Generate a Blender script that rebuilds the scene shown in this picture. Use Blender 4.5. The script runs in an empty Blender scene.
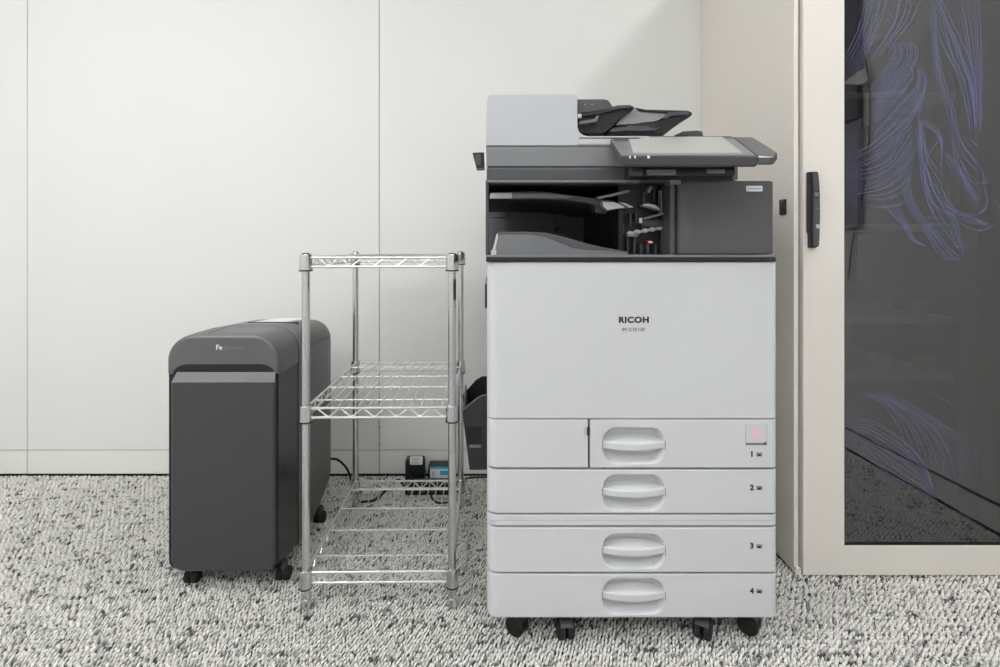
import bpy, bmesh, math, random
from mathutils import Vector, Matrix
random.seed(7)
sc = bpy.context.scene
COL = sc.collection
F = 515.0; VX = 490.0; VY = 248.0; H = 0.82
def PX(px, Y): return (px - VX) / F * Y
def PZ(py, Y): return H - (py - VY) / F * Y

# ------------------------------------------------------------------ materials
def lin(c):
    c = c / 255.0
    return c / 12.92 if c <= 0.04045 else ((c + 0.055) / 1.055) ** 2.4
def rgb(t): return (lin(t[0]), lin(t[1]), lin(t[2]), 1.0)
MATS = {}
def mat(name, col, rough=0.5, metal=0.0, var=0.03, scale=60.0, bump=0.0, bscale=400.0, spec=0.5, coat=0.0):
    if name in MATS: return MATS[name]
    m = bpy.data.materials.new(name); m.use_nodes = True
    nt = m.node_tree; b = nt.nodes['Principled BSDF']
    c = rgb(col)
    tc = nt.nodes.new('ShaderNodeTexCoord')
    nz = nt.nodes.new('ShaderNodeTexNoise'); nz.inputs['Scale'].default_value = scale; nz.inputs['Detail'].default_value = 3
    nt.links.new(tc.outputs['Object'], nz.inputs['Vector'])
    mx = nt.nodes.new('ShaderNodeMix'); mx.data_type = 'RGBA'
    mx.inputs[6].default_value = (c[0]*(1-var), c[1]*(1-var), c[2]*(1-var), 1)
    mx.inputs[7].default_value = (min(1, c[0]*(1+var)), min(1, c[1]*(1+var)), min(1, c[2]*(1+var)), 1)
    nt.links.new(nz.outputs['Fac'], mx.inputs[0])
    nt.links.new(mx.outputs[2], b.inputs['Base Color'])
    b.inputs['Roughness'].default_value = rough
    b.inputs['Metallic'].default_value = metal
    b.inputs['Specular IOR Level'].default_value = spec
    b.inputs['Coat Weight'].default_value = coat
    if bump > 0:
        n2 = nt.nodes.new('ShaderNodeTexNoise'); n2.inputs['Scale'].default_value = bscale
        nt.links.new(tc.outputs['Object'], n2.inputs['Vector'])
        bp = nt.nodes.new('ShaderNodeBump'); bp.inputs['Strength'].default_value = bump; bp.inputs['Distance'].default_value = 0.001
        nt.links.new(n2.outputs['Fac'], bp.inputs['Height']); nt.links.new(bp.outputs['Normal'], b.inputs['Normal'])
    MATS[name] = m
    return m
def emis(name, col, s):
    m = bpy.data.materials.new(name); m.use_nodes = True
    b = m.node_tree.nodes['Principled BSDF']
    b.inputs['Base Color'].default_value = rgb(col)
    b.inputs['Emission Color'].default_value = rgb(col); b.inputs['Emission Strength'].default_value = s
    return m

M_wall = mat('wall_paint', (226, 226, 223), 0.55, var=0.012, scale=3.0, bump=0.05, bscale=300)
M_ceil = mat('ceiling_paint', (230, 230, 228), 0.8, var=0.02, scale=20)
M_base = mat('baseboard_white', (229, 228, 223), 0.5, var=0.01)
M_white = mat('printer_light_grey', (203, 204, 206), 0.42, var=0.008)
M_adf = mat('printer_feeder_grey', (184, 186, 190), 0.42, var=0.008)
M_mid = mat('printer_mid_grey', (122, 123, 126), 0.35, var=0.02)
M_dk = mat('printer_dark_grey', (74, 75, 78), 0.32, var=0.02)
M_dks = mat('printer_charcoal', (82, 83, 86), 0.45, var=0.02)
M_cav = mat('printer_cavity_charcoal', (74, 74, 77), 0.45, var=0.04)
M_blk = mat('black_plastic', (22, 22, 24), 0.35, var=0.05)
M_shd = mat('shredder_grey', (92, 92, 94), 0.38, var=0.02, bump=0.04)
M_shp = mat('shredder_door_grey', (62, 62, 63), 0.3, var=0.02)
M_shl = mat('shredder_lip_grey', (120, 120, 122), 0.35, var=0.02)
M_shb = mat('shredder_shaded_black', (26, 26, 29), 0.22, var=0.02)
M_chr = mat('chrome', (212, 212, 212), 0.16, 1.0, var=0.02)
M_wire = mat('plated_wire', (214, 214, 212), 0.36, 0.7, var=0.02)
M_blkr = mat('black_rubber', (24, 24, 25), 0.7, var=0.05)
M_tyre = mat('caster_tread_grey', (70, 70, 74), 0.5, var=0.05)
M_cab = mat('cabinet_warm_white', (230, 224, 216), 0.45, var=0.008)
M_cabd = mat('cabinet_recess_taupe', (165, 157, 146), 0.5, var=0.02)
M_int = mat('cabinet_interior_grey', (168, 164, 160), 0.6, var=0.02)
M_ink = mat('printed_black', (25, 25, 27), 0.5, var=0.02)
M_silver = mat('silver_print', (225, 225, 228), 0.3, 0.3, var=0.02)
M_dimprint = mat('dim_print', (120, 120, 124), 0.35, 0.3, var=0.02)
M_label = mat('white_label', (236, 236, 238), 0.4, var=0.01)
M_lav = mat('lavender_print', (170, 165, 200), 0.5, var=0.01)
M_pink = mat('pale_pink_print', (222, 192, 198), 0.4, var=0.02)
M_led = mat('indicator_white', (245, 245, 245), 0.3, var=0.0)
M_red = mat('red_button', (190, 40, 40), 0.4, var=0.02)
M_clear = mat('pale_plastic', (190, 190, 190), 0.25, var=0.03)
M_cyan = mat('cyan_print', (60, 175, 215), 0.4, var=0.03)
M_screen = mat('screen_surface', (168, 170, 165), 0.28, var=0.015, scale=8)  # pale base colour stands in for the ceiling's reflection
M_bez = mat('screen_bezel_grey', (118, 119, 121), 0.3, var=0.02)
M_cup = mat('cup_ceramic', (226, 200, 186), 0.4, var=0.03)
M_cloth = mat('grey_cloth', (190, 190, 205), 0.85, var=0.05)
M_dcloth = mat('dark_cloth', (110, 110, 116), 0.85, var=0.05)

def carpet():
    m = bpy.data.materials.new('loop_carpet'); m.use_nodes = True
    nt = m.node_tree; N = nt.nodes; L = nt.links; b = N['Principled BSDF']
    tc = N.new('ShaderNodeTexCoord')
    mp = N.new('ShaderNodeMapping'); mp.inputs['Rotation'].default_value = (0, 0, math.radians(-7)); mp.inputs['Scale'].default_value = (168, 66, 1)
    L.new(tc.outputs['Object'], mp.inputs['Vector'])
    v = N.new('ShaderNodeTexVoronoi'); v.voronoi_dimensions = '2D'; v.feature = 'F1'; v.inputs['Scale'].default_value = 1.0; v.inputs['Randomness'].default_value = 0.62
    L.new(mp.outputs['Vector'], v.inputs['Vector'])
    # painted gap shade: colour darkens away from each loop centre
    r1 = N.new('ShaderNodeValToRGB'); e = r1.color_ramp.elements
    e[0].position = 0.12; e[0].color = (1, 1, 1, 1); e[1].position = 0.66; e[1].color = (0.0, 0.0, 0.0, 1)
    L.new(v.outputs['Distance'], r1.inputs['Fac'])
    # per-loop tone
    sp = N.new('ShaderNodeSeparateColor'); L.new(v.outputs['Color'], sp.inputs['Color'])
    # streaky blotches of darker yarn
    mp2 = N.new('ShaderNodeMapping'); mp2.inputs['Rotation'].default_value = (0, 0, math.radians(-24)); mp2.inputs['Scale'].default_value = (11, 34, 1)
    L.new(tc.outputs['Object'], mp2.inputs['Vector'])
    nz = N.new('ShaderNodeTexNoise'); nz.inputs['Scale'].default_value = 1.6; nz.inputs['Detail'].default_value = 4; nz.inputs['Roughness'].default_value = 0.65
    L.new(mp2.outputs['Vector'], nz.inputs['Vector'])
    def math_(op, a, bb):
        n = N.new('ShaderNodeMath'); n.operation = op
        for i, s in enumerate((a, bb)):
            if isinstance(s, (int, float)): n.inputs[i].default_value = s
            else: L.new(s, n.inputs[i])
        return n.outputs[0]
    t = math_('MULTIPLY', nz.outputs['Fac'], 1.5)
    t = math_('ADD', t, math_('MULTIPLY', sp.outputs[0], 0.55))
    r2 = N.new('ShaderNodeValToRGB'); e = r2.color_ramp.elements
    e[0].position = 0.58; e[0].color = (0.16, 0.16, 0.16, 1); e[1].position = 0.96; e[1].color = (1, 1, 1, 1)
    L.new(t, r2.inputs['Fac'])
    tone = math_('MULTIPLY', r1.outputs['Color'], r2.outputs['Color'])
    mx = N.new('ShaderNodeMix'); mx.data_type = 'RGBA'
    mx.inputs[6].default_value = rgb((58, 57, 55)); mx.inputs[7].default_value = rgb((248, 246, 241))
    L.new(tone, mx.inputs[0]); L.new(mx.outputs[2], b.inputs['Base Color'])
    b.inputs['Roughness'].default_value = 0.95; b.inputs['Specular IOR Level'].default_value = 0.1
    bp = N.new('ShaderNodeBump'); bp.inputs['Strength'].default_value = 0.8; bp.inputs['Distance'].default_value = 0.004
    L.new(r1.outputs['Color'], bp.inputs['Height']); L.new(bp.outputs['Normal'], b.inputs['Normal'])
    return m
M_carpet = carpet()

def glass():
    m = bpy.data.materials.new('tinted_glass'); m.use_nodes = True
    nt = m.node_tree; N = nt.nodes; L = nt.links
    for n in list(N): N.remove(n)
    out = N.new('ShaderNodeOutputMaterial')
    tr = N.new('ShaderNodeBsdfTransparent'); tr.inputs['Color'].default_value = (0.46, 0.46, 0.465, 1)
    gl = N.new('ShaderNodeBsdfGlossy'); gl.inputs['Roughness'].default_value = 0.0; gl.inputs['Color'].default_value = (0.98, 0.98, 1.0, 1)
    ge = N.new('ShaderNodeNewGeometry'); dt = N.new('ShaderNodeVectorMath'); dt.operation = 'DOT_PRODUCT'
    L.new(ge.outputs['Normal'], dt.inputs[0]); L.new(ge.outputs['Incoming'], dt.inputs[1])
    ab = N.new('ShaderNodeMath'); ab.operation = 'ABSOLUTE'; L.new(dt.outputs['Value'], ab.inputs[0])
    om = N.new('ShaderNodeMath'); om.operation = 'SUBTRACT'; om.inputs[0].default_value = 1.0; L.new(ab.outputs[0], om.inputs[1])
    pw = N.new('ShaderNodeMath'); pw.operation = 'POWER'; pw.inputs[1].default_value = 5.0; L.new(om.outputs[0], pw.inputs[0])
    fr = N.new('ShaderNodeMath'); fr.operation = 'MULTIPLY'; fr.inputs[1].default_value = 0.95; L.new(pw.outputs[0], fr.inputs[0])
    ad = N.new('ShaderNodeMath'); ad.operation = 'ADD'; ad.inputs[1].default_value = 0.118
    nz = N.new('ShaderNodeTexNoise'); nz.inputs['Scale'].default_value = 2.0
    mu = N.new('ShaderNodeMath'); mu.operation = 'MULTIPLY'; mu.inputs[1].default_value = 0.004
    a2 = N.new('ShaderNodeMath'); a2.operation = 'ADD'
    L.new(nz.outputs['Fac'], mu.inputs[0]); L.new(fr.outputs[0], ad.inputs[0]); L.new(ad.outputs[0], a2.inputs[0]); L.new(mu.outputs[0], a2.inputs[1])
    mx = N.new('ShaderNodeMixShader'); L.new(a2.outputs[0], mx.inputs[0]); L.new(tr.outputs[0], mx.inputs[1]); L.new(gl.outputs[0], mx.inputs[2])
    L.new(mx.outputs[0], out.inputs['Surface'])
    return m
M_glass = glass()

def etched():
    m = bpy.data.materials.new('etched_blue_film'); m.use_nodes = True
    nt = m.node_tree; N = nt.nodes; L = nt.links
    b = N['Principled BSDF']; out = N['Material Output']
    b.inputs['Base Color'].default_value = rgb((124, 127, 174)); b.inputs['Roughness'].default_value = 0.4
    tr = N.new('ShaderNodeBsdfTransparent')
    nz = N.new('ShaderNodeTexNoise'); nz.inputs['Scale'].default_value = 30
    mr = N.new('ShaderNodeMapRange'); mr.inputs['To Min'].default_value = 0.30; mr.inputs['To Max'].default_value = 0.46
    L.new(nz.outputs['Fac'], mr.inputs['Value'])
    mx = N.new('ShaderNodeMixShader'); L.new(mr.outputs[0], mx.inputs[0]); L.new(tr.outputs[0], mx.inputs[1]); L.new(b.outputs[0], mx.inputs[2])
    L.new(mx.outputs[0], out.inputs['Surface'])
    return m
M_etch = etched()

# ------------------------------------------------------------------ geometry helpers
def obj(name, bm, m, parent=None, smooth=True, angle=35, loc=None):
    bmesh.ops.recalc_face_normals(bm, faces=bm.faces[:])
    me = bpy.data.meshes.new(name); bm.to_mesh(me); bm.free()
    if smooth:
        me.polygons.foreach_set('use_smooth', [True]*len(me.polygons))
        me.set_sharp_from_angle(angle=math.radians(angle))
    me.materials.append(m)
    o = bpy.data.objects.new(name, me); COL.objects.link(o)
    if smooth:
        wn = o.modifiers.new('normals', 'WEIGHTED_NORMAL'); wn.keep_sharp = True
    if parent is not None: o.parent = parent
    if loc is not None: o.location = loc
    return o
def tag(o, label=None, cat=None, group=None, kind=None):
    if label: o['label'] = label
    if cat: o['category'] = cat
    if group: o['group'] = group
    if kind: o['kind'] = kind
    return o
def thing(name, label, cat, loc=(0, 0, 0), rz=0.0, group=None):
    o = bpy.data.objects.new(name, None); COL.objects.link(o)
    o.location = loc; o.rotation_euler = (0, 0, rz); o.empty_display_size = 0.05
    return tag(o, label, cat, group)
def struct(name, bm, m, **k):
    o = obj(name, bm, m, **k); o['kind'] = 'structure'; return o
NB = bmesh.new
def box(bm, x0, x1, y0, y1, z0, z1, bev=0.0, seg=2):
    g = bmesh.ops.create_cube(bm, size=1.0)
    vs = g['verts']
    for v in vs:
        v.co = Vector(((x0+x1)/2 + v.co.x*(x1-x0), (y0+y1)/2 + v.co.y*(y1-y0), (z0+z1)/2 + v.co.z*(z1-z0)))
    if bev > 0:
        es = list({e for v in vs for e in v.link_edges})
        bmesh.ops.bevel(bm, geom=es, offset=bev, segments=seg, profile=0.5, affect='EDGES', clamp_overlap=True)
    return bm
def loft(bm, loops, cap0=True, cap1=True, closed=True):
    rows = [[bm.verts.new(p) for p in lp] for lp in loops]
    n = len(rows[0])
    for a, b in zip(rows, rows[1:]):
        for i in range(n if closed else n-1):
            j = (i+1) % n
            try: bm.faces.new((a[i], a[j], b[j], b[i]))
            except ValueError: pass
    if cap0: bm.faces.new(rows[0])
    if cap1: bm.faces.new(rows[-1][::-1])
    return rows
def prism(bm, pts, y0, y1, bev=0.0):
    """outline in X,Z extruded along Y with soft front and back edges"""
    if bev <= 0:
        loft(bm, [[(x, y0, z) for x, z in pts], [(x, y1, z) for x, z in pts]]); return
    ins = offset(pts, bev)
    loft(bm, [[(x, y0, z) for x, z in ins], [(x, y0+bev*0.3, z) for x, z in offset(pts, bev*0.3)], [(x, y0+bev, z) for x, z in pts], [(x, y1-bev, z) for x, z in pts], [(x, y1, z) for x, z in ins]])
def offset(pts, d):
    n = len(pts); A = sum(pts[i][0]*pts[(i+1) % n][1] - pts[(i+1) % n][0]*pts[i][1] for i in range(n))
    s = 1 if A > 0 else -1
    out = []
    for i in range(n):
        p0, p, p1 = Vector(pts[i-1]), Vector(pts[i]), Vector(pts[(i+1) % n])
        a = (p-p0).normalized(); b = (p1-p).normalized()
        na = Vector((-a.y, a.x))*s; nb = Vector((-b.y, b.x))*s
        m = na+nb
        if m.length < 1e-6: m = na
        m.normalize(); k = max(0.4, m.dot(na))
        q = p + m*(d/k); out.append((q.x, q.y))
    return out
def rr(x0, x1, z0, z1, r, n=8):
    """rounded rectangle; r = radius or (bottom-left, bottom-right, top-right, top-left)"""
    if not isinstance(r, (tuple, list)): r = (r,)*4
    cs = [(x0+r[0], z0+r[0], r[0], 180), (x1-r[1], z0+r[1], r[1], 270), (x1-r[2], z1-r[2], r[2], 0), (x0+r[3], z1-r[3], r[3], 90)]
    out = []
    for cx, cz, q, a0 in cs:
        for i in range(n+1):
            a = math.radians(a0 + 90*i/n); out.append((cx+q*math.cos(a), cz+q*math.sin(a)))
    return out
def tube(bm, pts, r, seg=8, cap=True):
    pts = [Vector(p) for p in pts]; rows = []
    up = Vector((0, 0, 1)); t0 = (pts[1]-pts[0]).normalized()
    if abs(t0.dot(up)) > 0.95: up = Vector((1, 0, 0))
    nrm = t0.cross(up).normalized()
    for i, p in enumerate(pts):
        t = (pts[min(i+1, len(pts)-1)] - pts[max(i-1, 0)]).normalized()
        nrm = (nrm - t*nrm.dot(t)).normalized(); bi = t.cross(nrm)
        rows.append([p + nrm*math.cos(2*math.pi*k/seg)*r + bi*math.sin(2*math.pi*k/seg)*r for k in range(seg)])
    loft(bm, rows, cap, cap)
def smooth_pts(pts, n=8):
    P = [Vector(p) for p in pts]; P = [P[0]*2-P[1]] + P + [P[-1]*2-P[-2]]; out = []
    for i in range(1, len(P)-2):
        for k in range(n):
            t = k/n; a, b, c, d = P[i-1], P[i], P[i+1], P[i+2]
            out.append(0.5*((2*b)+(c-a)*t+(2*a-5*b+4*c-d)*t*t+(3*b-a-3*c+d)*t**3))
    out.append(P[-2]); return out
def cyl(bm, c, axis, r, h, seg=24, bev=0.0):
    """cylinder centred at c along axis 'X','Y','Z'"""
    prof = [(r-bev, -h/2), (r, -h/2+bev), (r, h/2-bev), (r-bev, h/2)] if bev > 0 else [(r, -h/2), (r, h/2)]
    rows = []
    for q, t in prof:
        row = []
        for k in range(seg):
            a = 2*math.pi*k/seg; u, v = q*math.cos(a), q*math.sin(a)
            p = {'X': (t, u, v), 'Y': (u, t, v), 'Z': (u, v, t)}[axis]
            row.append((c[0]+p[0], c[1]+p[1], c[2]+p[2]))
        rows.append(row)
    loft(bm, rows)
def lathe(bm, c, prof, seg=24):
    rows = [[(c[0]+q*math.cos(2*math.pi*k/seg), c[1]+q*math.sin(2*math.pi*k/seg), c[2]+z) for k in range(seg)] for q, z in prof]
    loft(bm, rows)
def pxpoly(pts, Y): return [(PX(a, Y), PZ(b, Y)) for a, b in pts]
def text(name, s, x, z, y, size, m, parent, width=None, bold=0.0, align='CENTER', label=None, spacing=1.0):
    cu = bpy.data.curves.new(name, 'FONT'); cu.body = s; cu.size = size; cu.align_x = align; cu.align_y = 'CENTER'
    cu.offset = bold; cu.space_character = spacing; cu.extrude = 0.0002; cu.resolution_u = 6
    tmp = bpy.data.objects.new('tmp', cu); COL.objects.link(tmp)
    dg = bpy.context.evaluated_depsgraph_get(); me = bpy.data.meshes.new_from_object(tmp.evaluated_get(dg))
    bpy.data.objects.remove(tmp); bpy.data.curves.remove(cu)
    me.name = name
    xs = [v.co.x for v in me.vertices]; w = max(xs)-min(xs)
    k = width/w if width else 1.0; off = (max(xs)+min(xs))/2 if align == 'CENTER' else min(xs)
    for v in me.vertices:
        a, b, c = (v.co.x-off)*k, v.co.y, v.co.z
        v.co = Vector((x+a, y-c, z+b))
    me.materials.clear(); me.materials.append(m)
    o = bpy.data.objects.new(name, me); COL.objects.link(o); o.parent = parent
    if label: o['label'] = label
    return o

# ------------------------------------------------------------------ room
WY = 1.86          # back wall
RX = 1.46          # right wall
LX = -2.3; FY = -2.6; CZ = 2.5
b = NB(); box(b, LX-.1, RX+.1, FY-.1, WY+.1, -0.05, -0.006); struct('floor', b, M_carpet, smooth=False)
b = NB(); box(b, LX-.1, RX+.1, FY-.1, WY+.1, CZ, CZ+.05); struct('ceiling', b, M_ceil, smooth=False)
# back wall made of wide panels with narrow joints (joints at two places along it)
b = NB(); box(b, LX-.1, RX+.1, WY+.006, WY+.1, 0, CZ)
j1, j2 = PX(27.3, WY), PX(379.3, WY); g = 0.0026; zb = PZ(450.3, WY)
pitch = j2-j1
xs = [LX, j1-pitch*0 , j2, j2+pitch, RX+.05]
for a, c in zip(xs, xs[1:]):
    box(b, a+g/2, c-g/2, WY, WY+.02, zb+.0014, CZ, 0.0012, 1)
struct('wall_back', b, M_wall)
b = NB()
for a, c in zip(xs, xs[1:]):
    box(b, a+g/2, c-g/2, WY-.001, WY+.02, 0.0048, zb-.0014, 0.0012, 1)
struct('baseboard_back', b, M_base)
b = NB()
box(b, LX, RX, WY+.0045, WY+.02, 0.009, zb+.002)
for jx in (j1, j2): box(b, jx-.002, jx+.002, WY+.0035, WY+.02, 0.009, CZ)
struct('trim_1', b, mat('joint_shadow_grey', (150, 149, 145), 0.7))
b = NB()
for z in (PZ(427, WY), PZ(444, WY)): cyl(b, (j2, WY-.0005, z), 'Y', .0032, .004, 12, .0008)
tag(obj('screw_caps', b, M_cabd), kind='structure').name = 'trim_2'
b = NB(); box(b, RX, RX+.1, FY-.1, WY, 0, CZ); struct('wall_right', b, M_wall, smooth=False)
b = NB(); box(b, RX-.008, RX, FY, WY, 0.006, .082, .002, 2); struct('baseboard_right', b, M_base)
b = NB(); box(b, RX-.0085, RX, FY, WY, .082, .086); box(b, RX-.006, RX, FY, WY, 0, .006); struct('trim_3', b, M_blk, smooth=False)
b = NB(); box(b, LX-.1, LX, FY-.1, WY, 0, CZ); struct('wall_left', b, M_wall, smooth=False)
b = NB(); box(b, LX, RX, FY-.1, FY, 0, CZ); struct('wall_front', b, M_wall, smooth=False)

b = NB(); box(b, LX, RX, WY+.0005, WY+.02, -.004, 0.0055); struct('trim_4', b, M_blk, smooth=False)  # black strip standing in for the shadow gap under the baseboard
# ceiling lamps (the room's own light)
def lamp(x, y, w, d, s, lab):
    t = thing('ceiling_light', lab, 'ceiling light', (x, y, CZ))
    b = NB(); box(b, -w/2-.02, w/2+.02, -d/2-.02, d/2+.02, -.03, -.001, .004); obj('housing', b, M_label, t)
    b = NB(); box(b, -w/2, w/2, -d/2, d/2, -.036, -.0305, .001); o = obj('diffuser', b, emis('lamp_diffuser', (250, 251, 253), s), t)
    return t
lamp(1.33, 0.74, 0.13, 0.13, 150.0, 'small square ceiling light nearest the cabinet')
lamp(-1.45, 0.15, 1.0, 0.7, 11.5, 'wide ceiling light above the shredder side')
lamp(-0.9, -1.4, 1.2, 0.6, 9.5, 'wide ceiling light at the rear left of the room')
lamp(0.45, -0.9, 1.0, 0.6, 8.0, 'wide ceiling light at the rear right of the room')

# loop pile of the carpet (uncountable yarn loops, one mesh)
def carpet_pile():
    import numpy as np
    rng = np.random.default_rng(5)
    px_, py_ = 0.0074, 0.0112
    X0, X1, Y0, Y1 = LX+.3, RX-.01, .40, WY-.004
    nx, ny = int((X1-X0)/px_), int((Y1-Y0)/py_)
    ix, iy = np.meshgrid(np.arange(nx), np.arange(ny), indexing='ij')
    x = X0+ix*px_+(iy % 2)*px_*.5+rng.normal(0, .0006, ix.shape); y = Y0+iy*py_+(ix % 2)*py_*.35+rng.normal(0, .0010, ix.shape)
    x, y = x.ravel(), y.ravel()
    keep = (np.abs(x) < y*1.06+.12) | (x > .85)
    x, y = x[keep], y[keep]; n = len(x)
    # unit bean: rings
    seg = 6; rings = [(-.0075, .5), (-.002, 1.0), (.0016, .9), (.0034, .55)]
    ang = np.arange(seg)*2*np.pi/seg
    V = []
    for z, r in rings:
        for a in ang: V.append((np.cos(a)*.0025*r, np.sin(a)*.0045*r, z))
    V.append((0, 0, .0042)); V = np.array(V); m = len(V)
    F_ = []
    for k in range(3):
        for i in range(seg):
            j = (i+1) % seg; F_.append((k*seg+i, k*seg+j, (k+1)*seg+j, (k+1)*seg+i))
    T_ = [(3*seg+i, 3*seg+(i+1) % seg, m-1) for i in range(seg)]
    rot = rng.normal(-.35, .28, n); c, s_ = np.cos(rot), np.sin(rot); sz = rng.uniform(.82, 1.15, n); lean = rng.normal(.35, .12, n); hz_ = rng.normal(0, .0005, n)
    P = np.zeros((n, m, 3))
    P[:, :, 0] = x[:, None]+sz[:, None]*(c[:, None]*V[None, :, 0]-s_[:, None]*V[None, :, 1])+lean[:, None]*V[None, :, 2]
    P[:, :, 1] = y[:, None]+sz[:, None]*(s_[:, None]*V[None, :, 0]+c[:, None]*V[None, :, 1])
    P[:, :, 2] = V[None, :, 2]*sz[:, None]-.0012+hz_[:, None]
    me = bpy.data.meshes.new('carpet_pile')
    base = (np.arange(n)*m)
    q = (np.array(F_)[None]+base[:, None, None]).reshape(-1, 4); t = (np.array(T_)[None]+base[:, None, None]).reshape(-1, 3)
    me.vertices.add(n*m); me.vertices.foreach_set('co', P.reshape(-1))
    me.loops.add(q.size+t.size); me.loops.foreach_set('vertex_index', np.concatenate([q.ravel(), t.ravel()]).astype(np.int32))
    me.polygons.add(len(q)+len(t))
    st = np.concatenate([np.arange(len(q))*4, q.size+np.arange(len(t))*3]).astype(np.int32)
    me.polygons.foreach_set('loop_start', st)
    me.update(calc_edges=True)
    me.polygons.foreach_set('use_smooth', np.ones(len(me.polygons), dtype=bool))
    at = me.attributes.new('yarn', 'FLOAT', 'POINT'); at.data.foreach_set('value', np.repeat(rng.random(n), m).astype(np.float32))
    mt = bpy.data.materials.new('carpet_yarn'); mt.use_nodes = True; nt = mt.node_tree; N = nt.nodes; L = nt.links; b_ = N['Principled BSDF']
    A = N.new('ShaderNodeAttribute'); A.attribute_name = 'yarn'
    tc = N.new('ShaderNodeTexCoord'); mp = N.new('ShaderNodeMapping'); mp.inputs['Rotation'].default_value = (0, 0, math.radians(-24)); mp.inputs['Scale'].default_value = (14, 46, 1)
    L.new(tc.outputs['Object'], mp.inputs['Vector'])
    nz = N.new('ShaderNodeTexNoise'); nz.inputs['Scale'].default_value = 1.5; nz.inputs['Detail'].default_value = 4; nz.inputs['Roughness'].default_value = .65
    L.new(mp.outputs['Vector'], nz.inputs['Vector'])
    def mth(op, a, b2):
        q_ = N.new('ShaderNodeMath'); q_.operation = op
        for i, v in enumerate((a, b2)):
            if isinstance(v, (int, float)): q_.inputs[i].default_value = v
            else: L.new(v, q_.inputs[i])
        return q_.outputs[0]
    tt = mth('ADD', mth('MULTIPLY', nz.outputs['Fac'], 1.7), mth('MULTIPLY', A.outputs['Fac'], .5))
    rp = N.new('ShaderNodeValToRGB'); e = rp.color_ramp.elements
    e[0].position = .72; e[0].color = rgb((80, 79, 77)); e[1].position = 1.14; e[1].color = rgb((232, 230, 225))
    L.new(tt, rp.inputs['Fac']); L.new(rp.outputs['Color'], b_.inputs['Base Color'])
    b_.inputs['Roughness'].default_value = .95; b_.inputs['Specular IOR Level'].default_value = .1
    me.materials.append(mt)
    o = bpy.data.objects.new('carpet_pile', me); COL.objects.link(o); o.parent = bpy.data.objects['floor']
    tag(o, kind='stuff')
carpet_pile()

# ------------------------------------------------------------------ copier
CY = 1.05
cop = thing('office_copier', 'large light grey and black office copier on casters between wire rack and cabinet', 'copier')
CM = CY / F
def X(px): return (px-VX)*CM
def Z(py): return H-(py-VY)*CM
def plan(x0, x1, yf, yb, RL, RR, ins, n=6):
    x0 += ins; x1 -= ins; yf += ins; RL = max(.0005, RL-ins*.3); RR = max(.0005, RR-ins*.3)
    pts = [(x0, yb)]
    for i in range(n+1):
        a = math.radians(180+90*i/n); pts.append((x0+RL+RL*math.cos(a), yf+RL+RL*math.sin(a)))
    k = len(pts)-1
    for i in range(n+1):
        a = math.radians(270+90*i/n); pts.append((x1-RR+RR*math.cos(a), yf+RR+RR*math.sin(a)))
    pts.append((x1, yb)); return pts, k
def panel(name, x0, x1, z0, z1, RL=.022, RR=.012, bev=.0022, bot=None, hole=None, yf=CY, yb=CY+.04, m=None, parent=None, top=None):
    bm = NB(); bb = bot if bot else bev; bt = top if top else bev
    spec = [(z0, bb), (z0+.3*bb, .3*bb), (z0+bb, 0), (z1-bt, 0), (z1-.3*bt, .3*bt), (z1, bt)]
    rows = []
    for z, i in spec:
        pp, k = plan(x0, x1, yf, yb, RL, RR, i)
        rows.append([bm.verts.new((x, y, z)) for x, y in pp])
    n = len(rows[0])
    for ri, (a, c) in enumerate(zip(rows, rows[1:])):
        for i in range(n):
            j = (i+1) % n
            if hole and ri == 2 and i == k: continue
            bm.faces.new((a[i], a[j], c[j], c[i]))
    bm.faces.new(rows[0]); bm.faces.new(rows[-1][::-1])
    if hole:
        hx0, hx1, hz0, hz1, hr = hole
        l0 = [bm.verts.new((x, yf, z)) for x, z in rr(hx0, hx1, hz0, hz1, hr, 8)]
        es = []
        A = [rows[2][k], rows[2][k+1], rows[3][k+1], rows[3][k]]
        for q in range(4):
            e = bm.edges.get((A[q], A[(q+1) % 4])) or bm.edges.new((A[q], A[(q+1) % 4])); es.append(e)
        for q in range(len(l0)): es.append(bm.edges.new((l0[q], l0[(q+1) % len(l0)])))
        bmesh.ops.triangle_fill(bm, use_beauty=True, use_dissolve=False, edges=es)
        prev = l0
        for dy, ins in ((.0008, .0012), (.004, .0032), (.012, .0058), (.019, .0095), (.0225, .0145)):
            cur = [bm.verts.new((x, yf+dy, z)) for x, z in rr(hx0+ins, hx1-ins, hz0+ins, hz1-ins, max(.004, hr-ins), 8)]
            for q in range(len(cur)):
                r_ = (q+1) % len(cur); bm.faces.new((prev[q], prev[r_], cur[r_], cur[q]))
            prev = cur
        bm.faces.new(prev)
    return obj(name, bm, m or M_white, parent or cop, angle=40)
xl, xr = X(487), PX(776.4, CY+.006)
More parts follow.
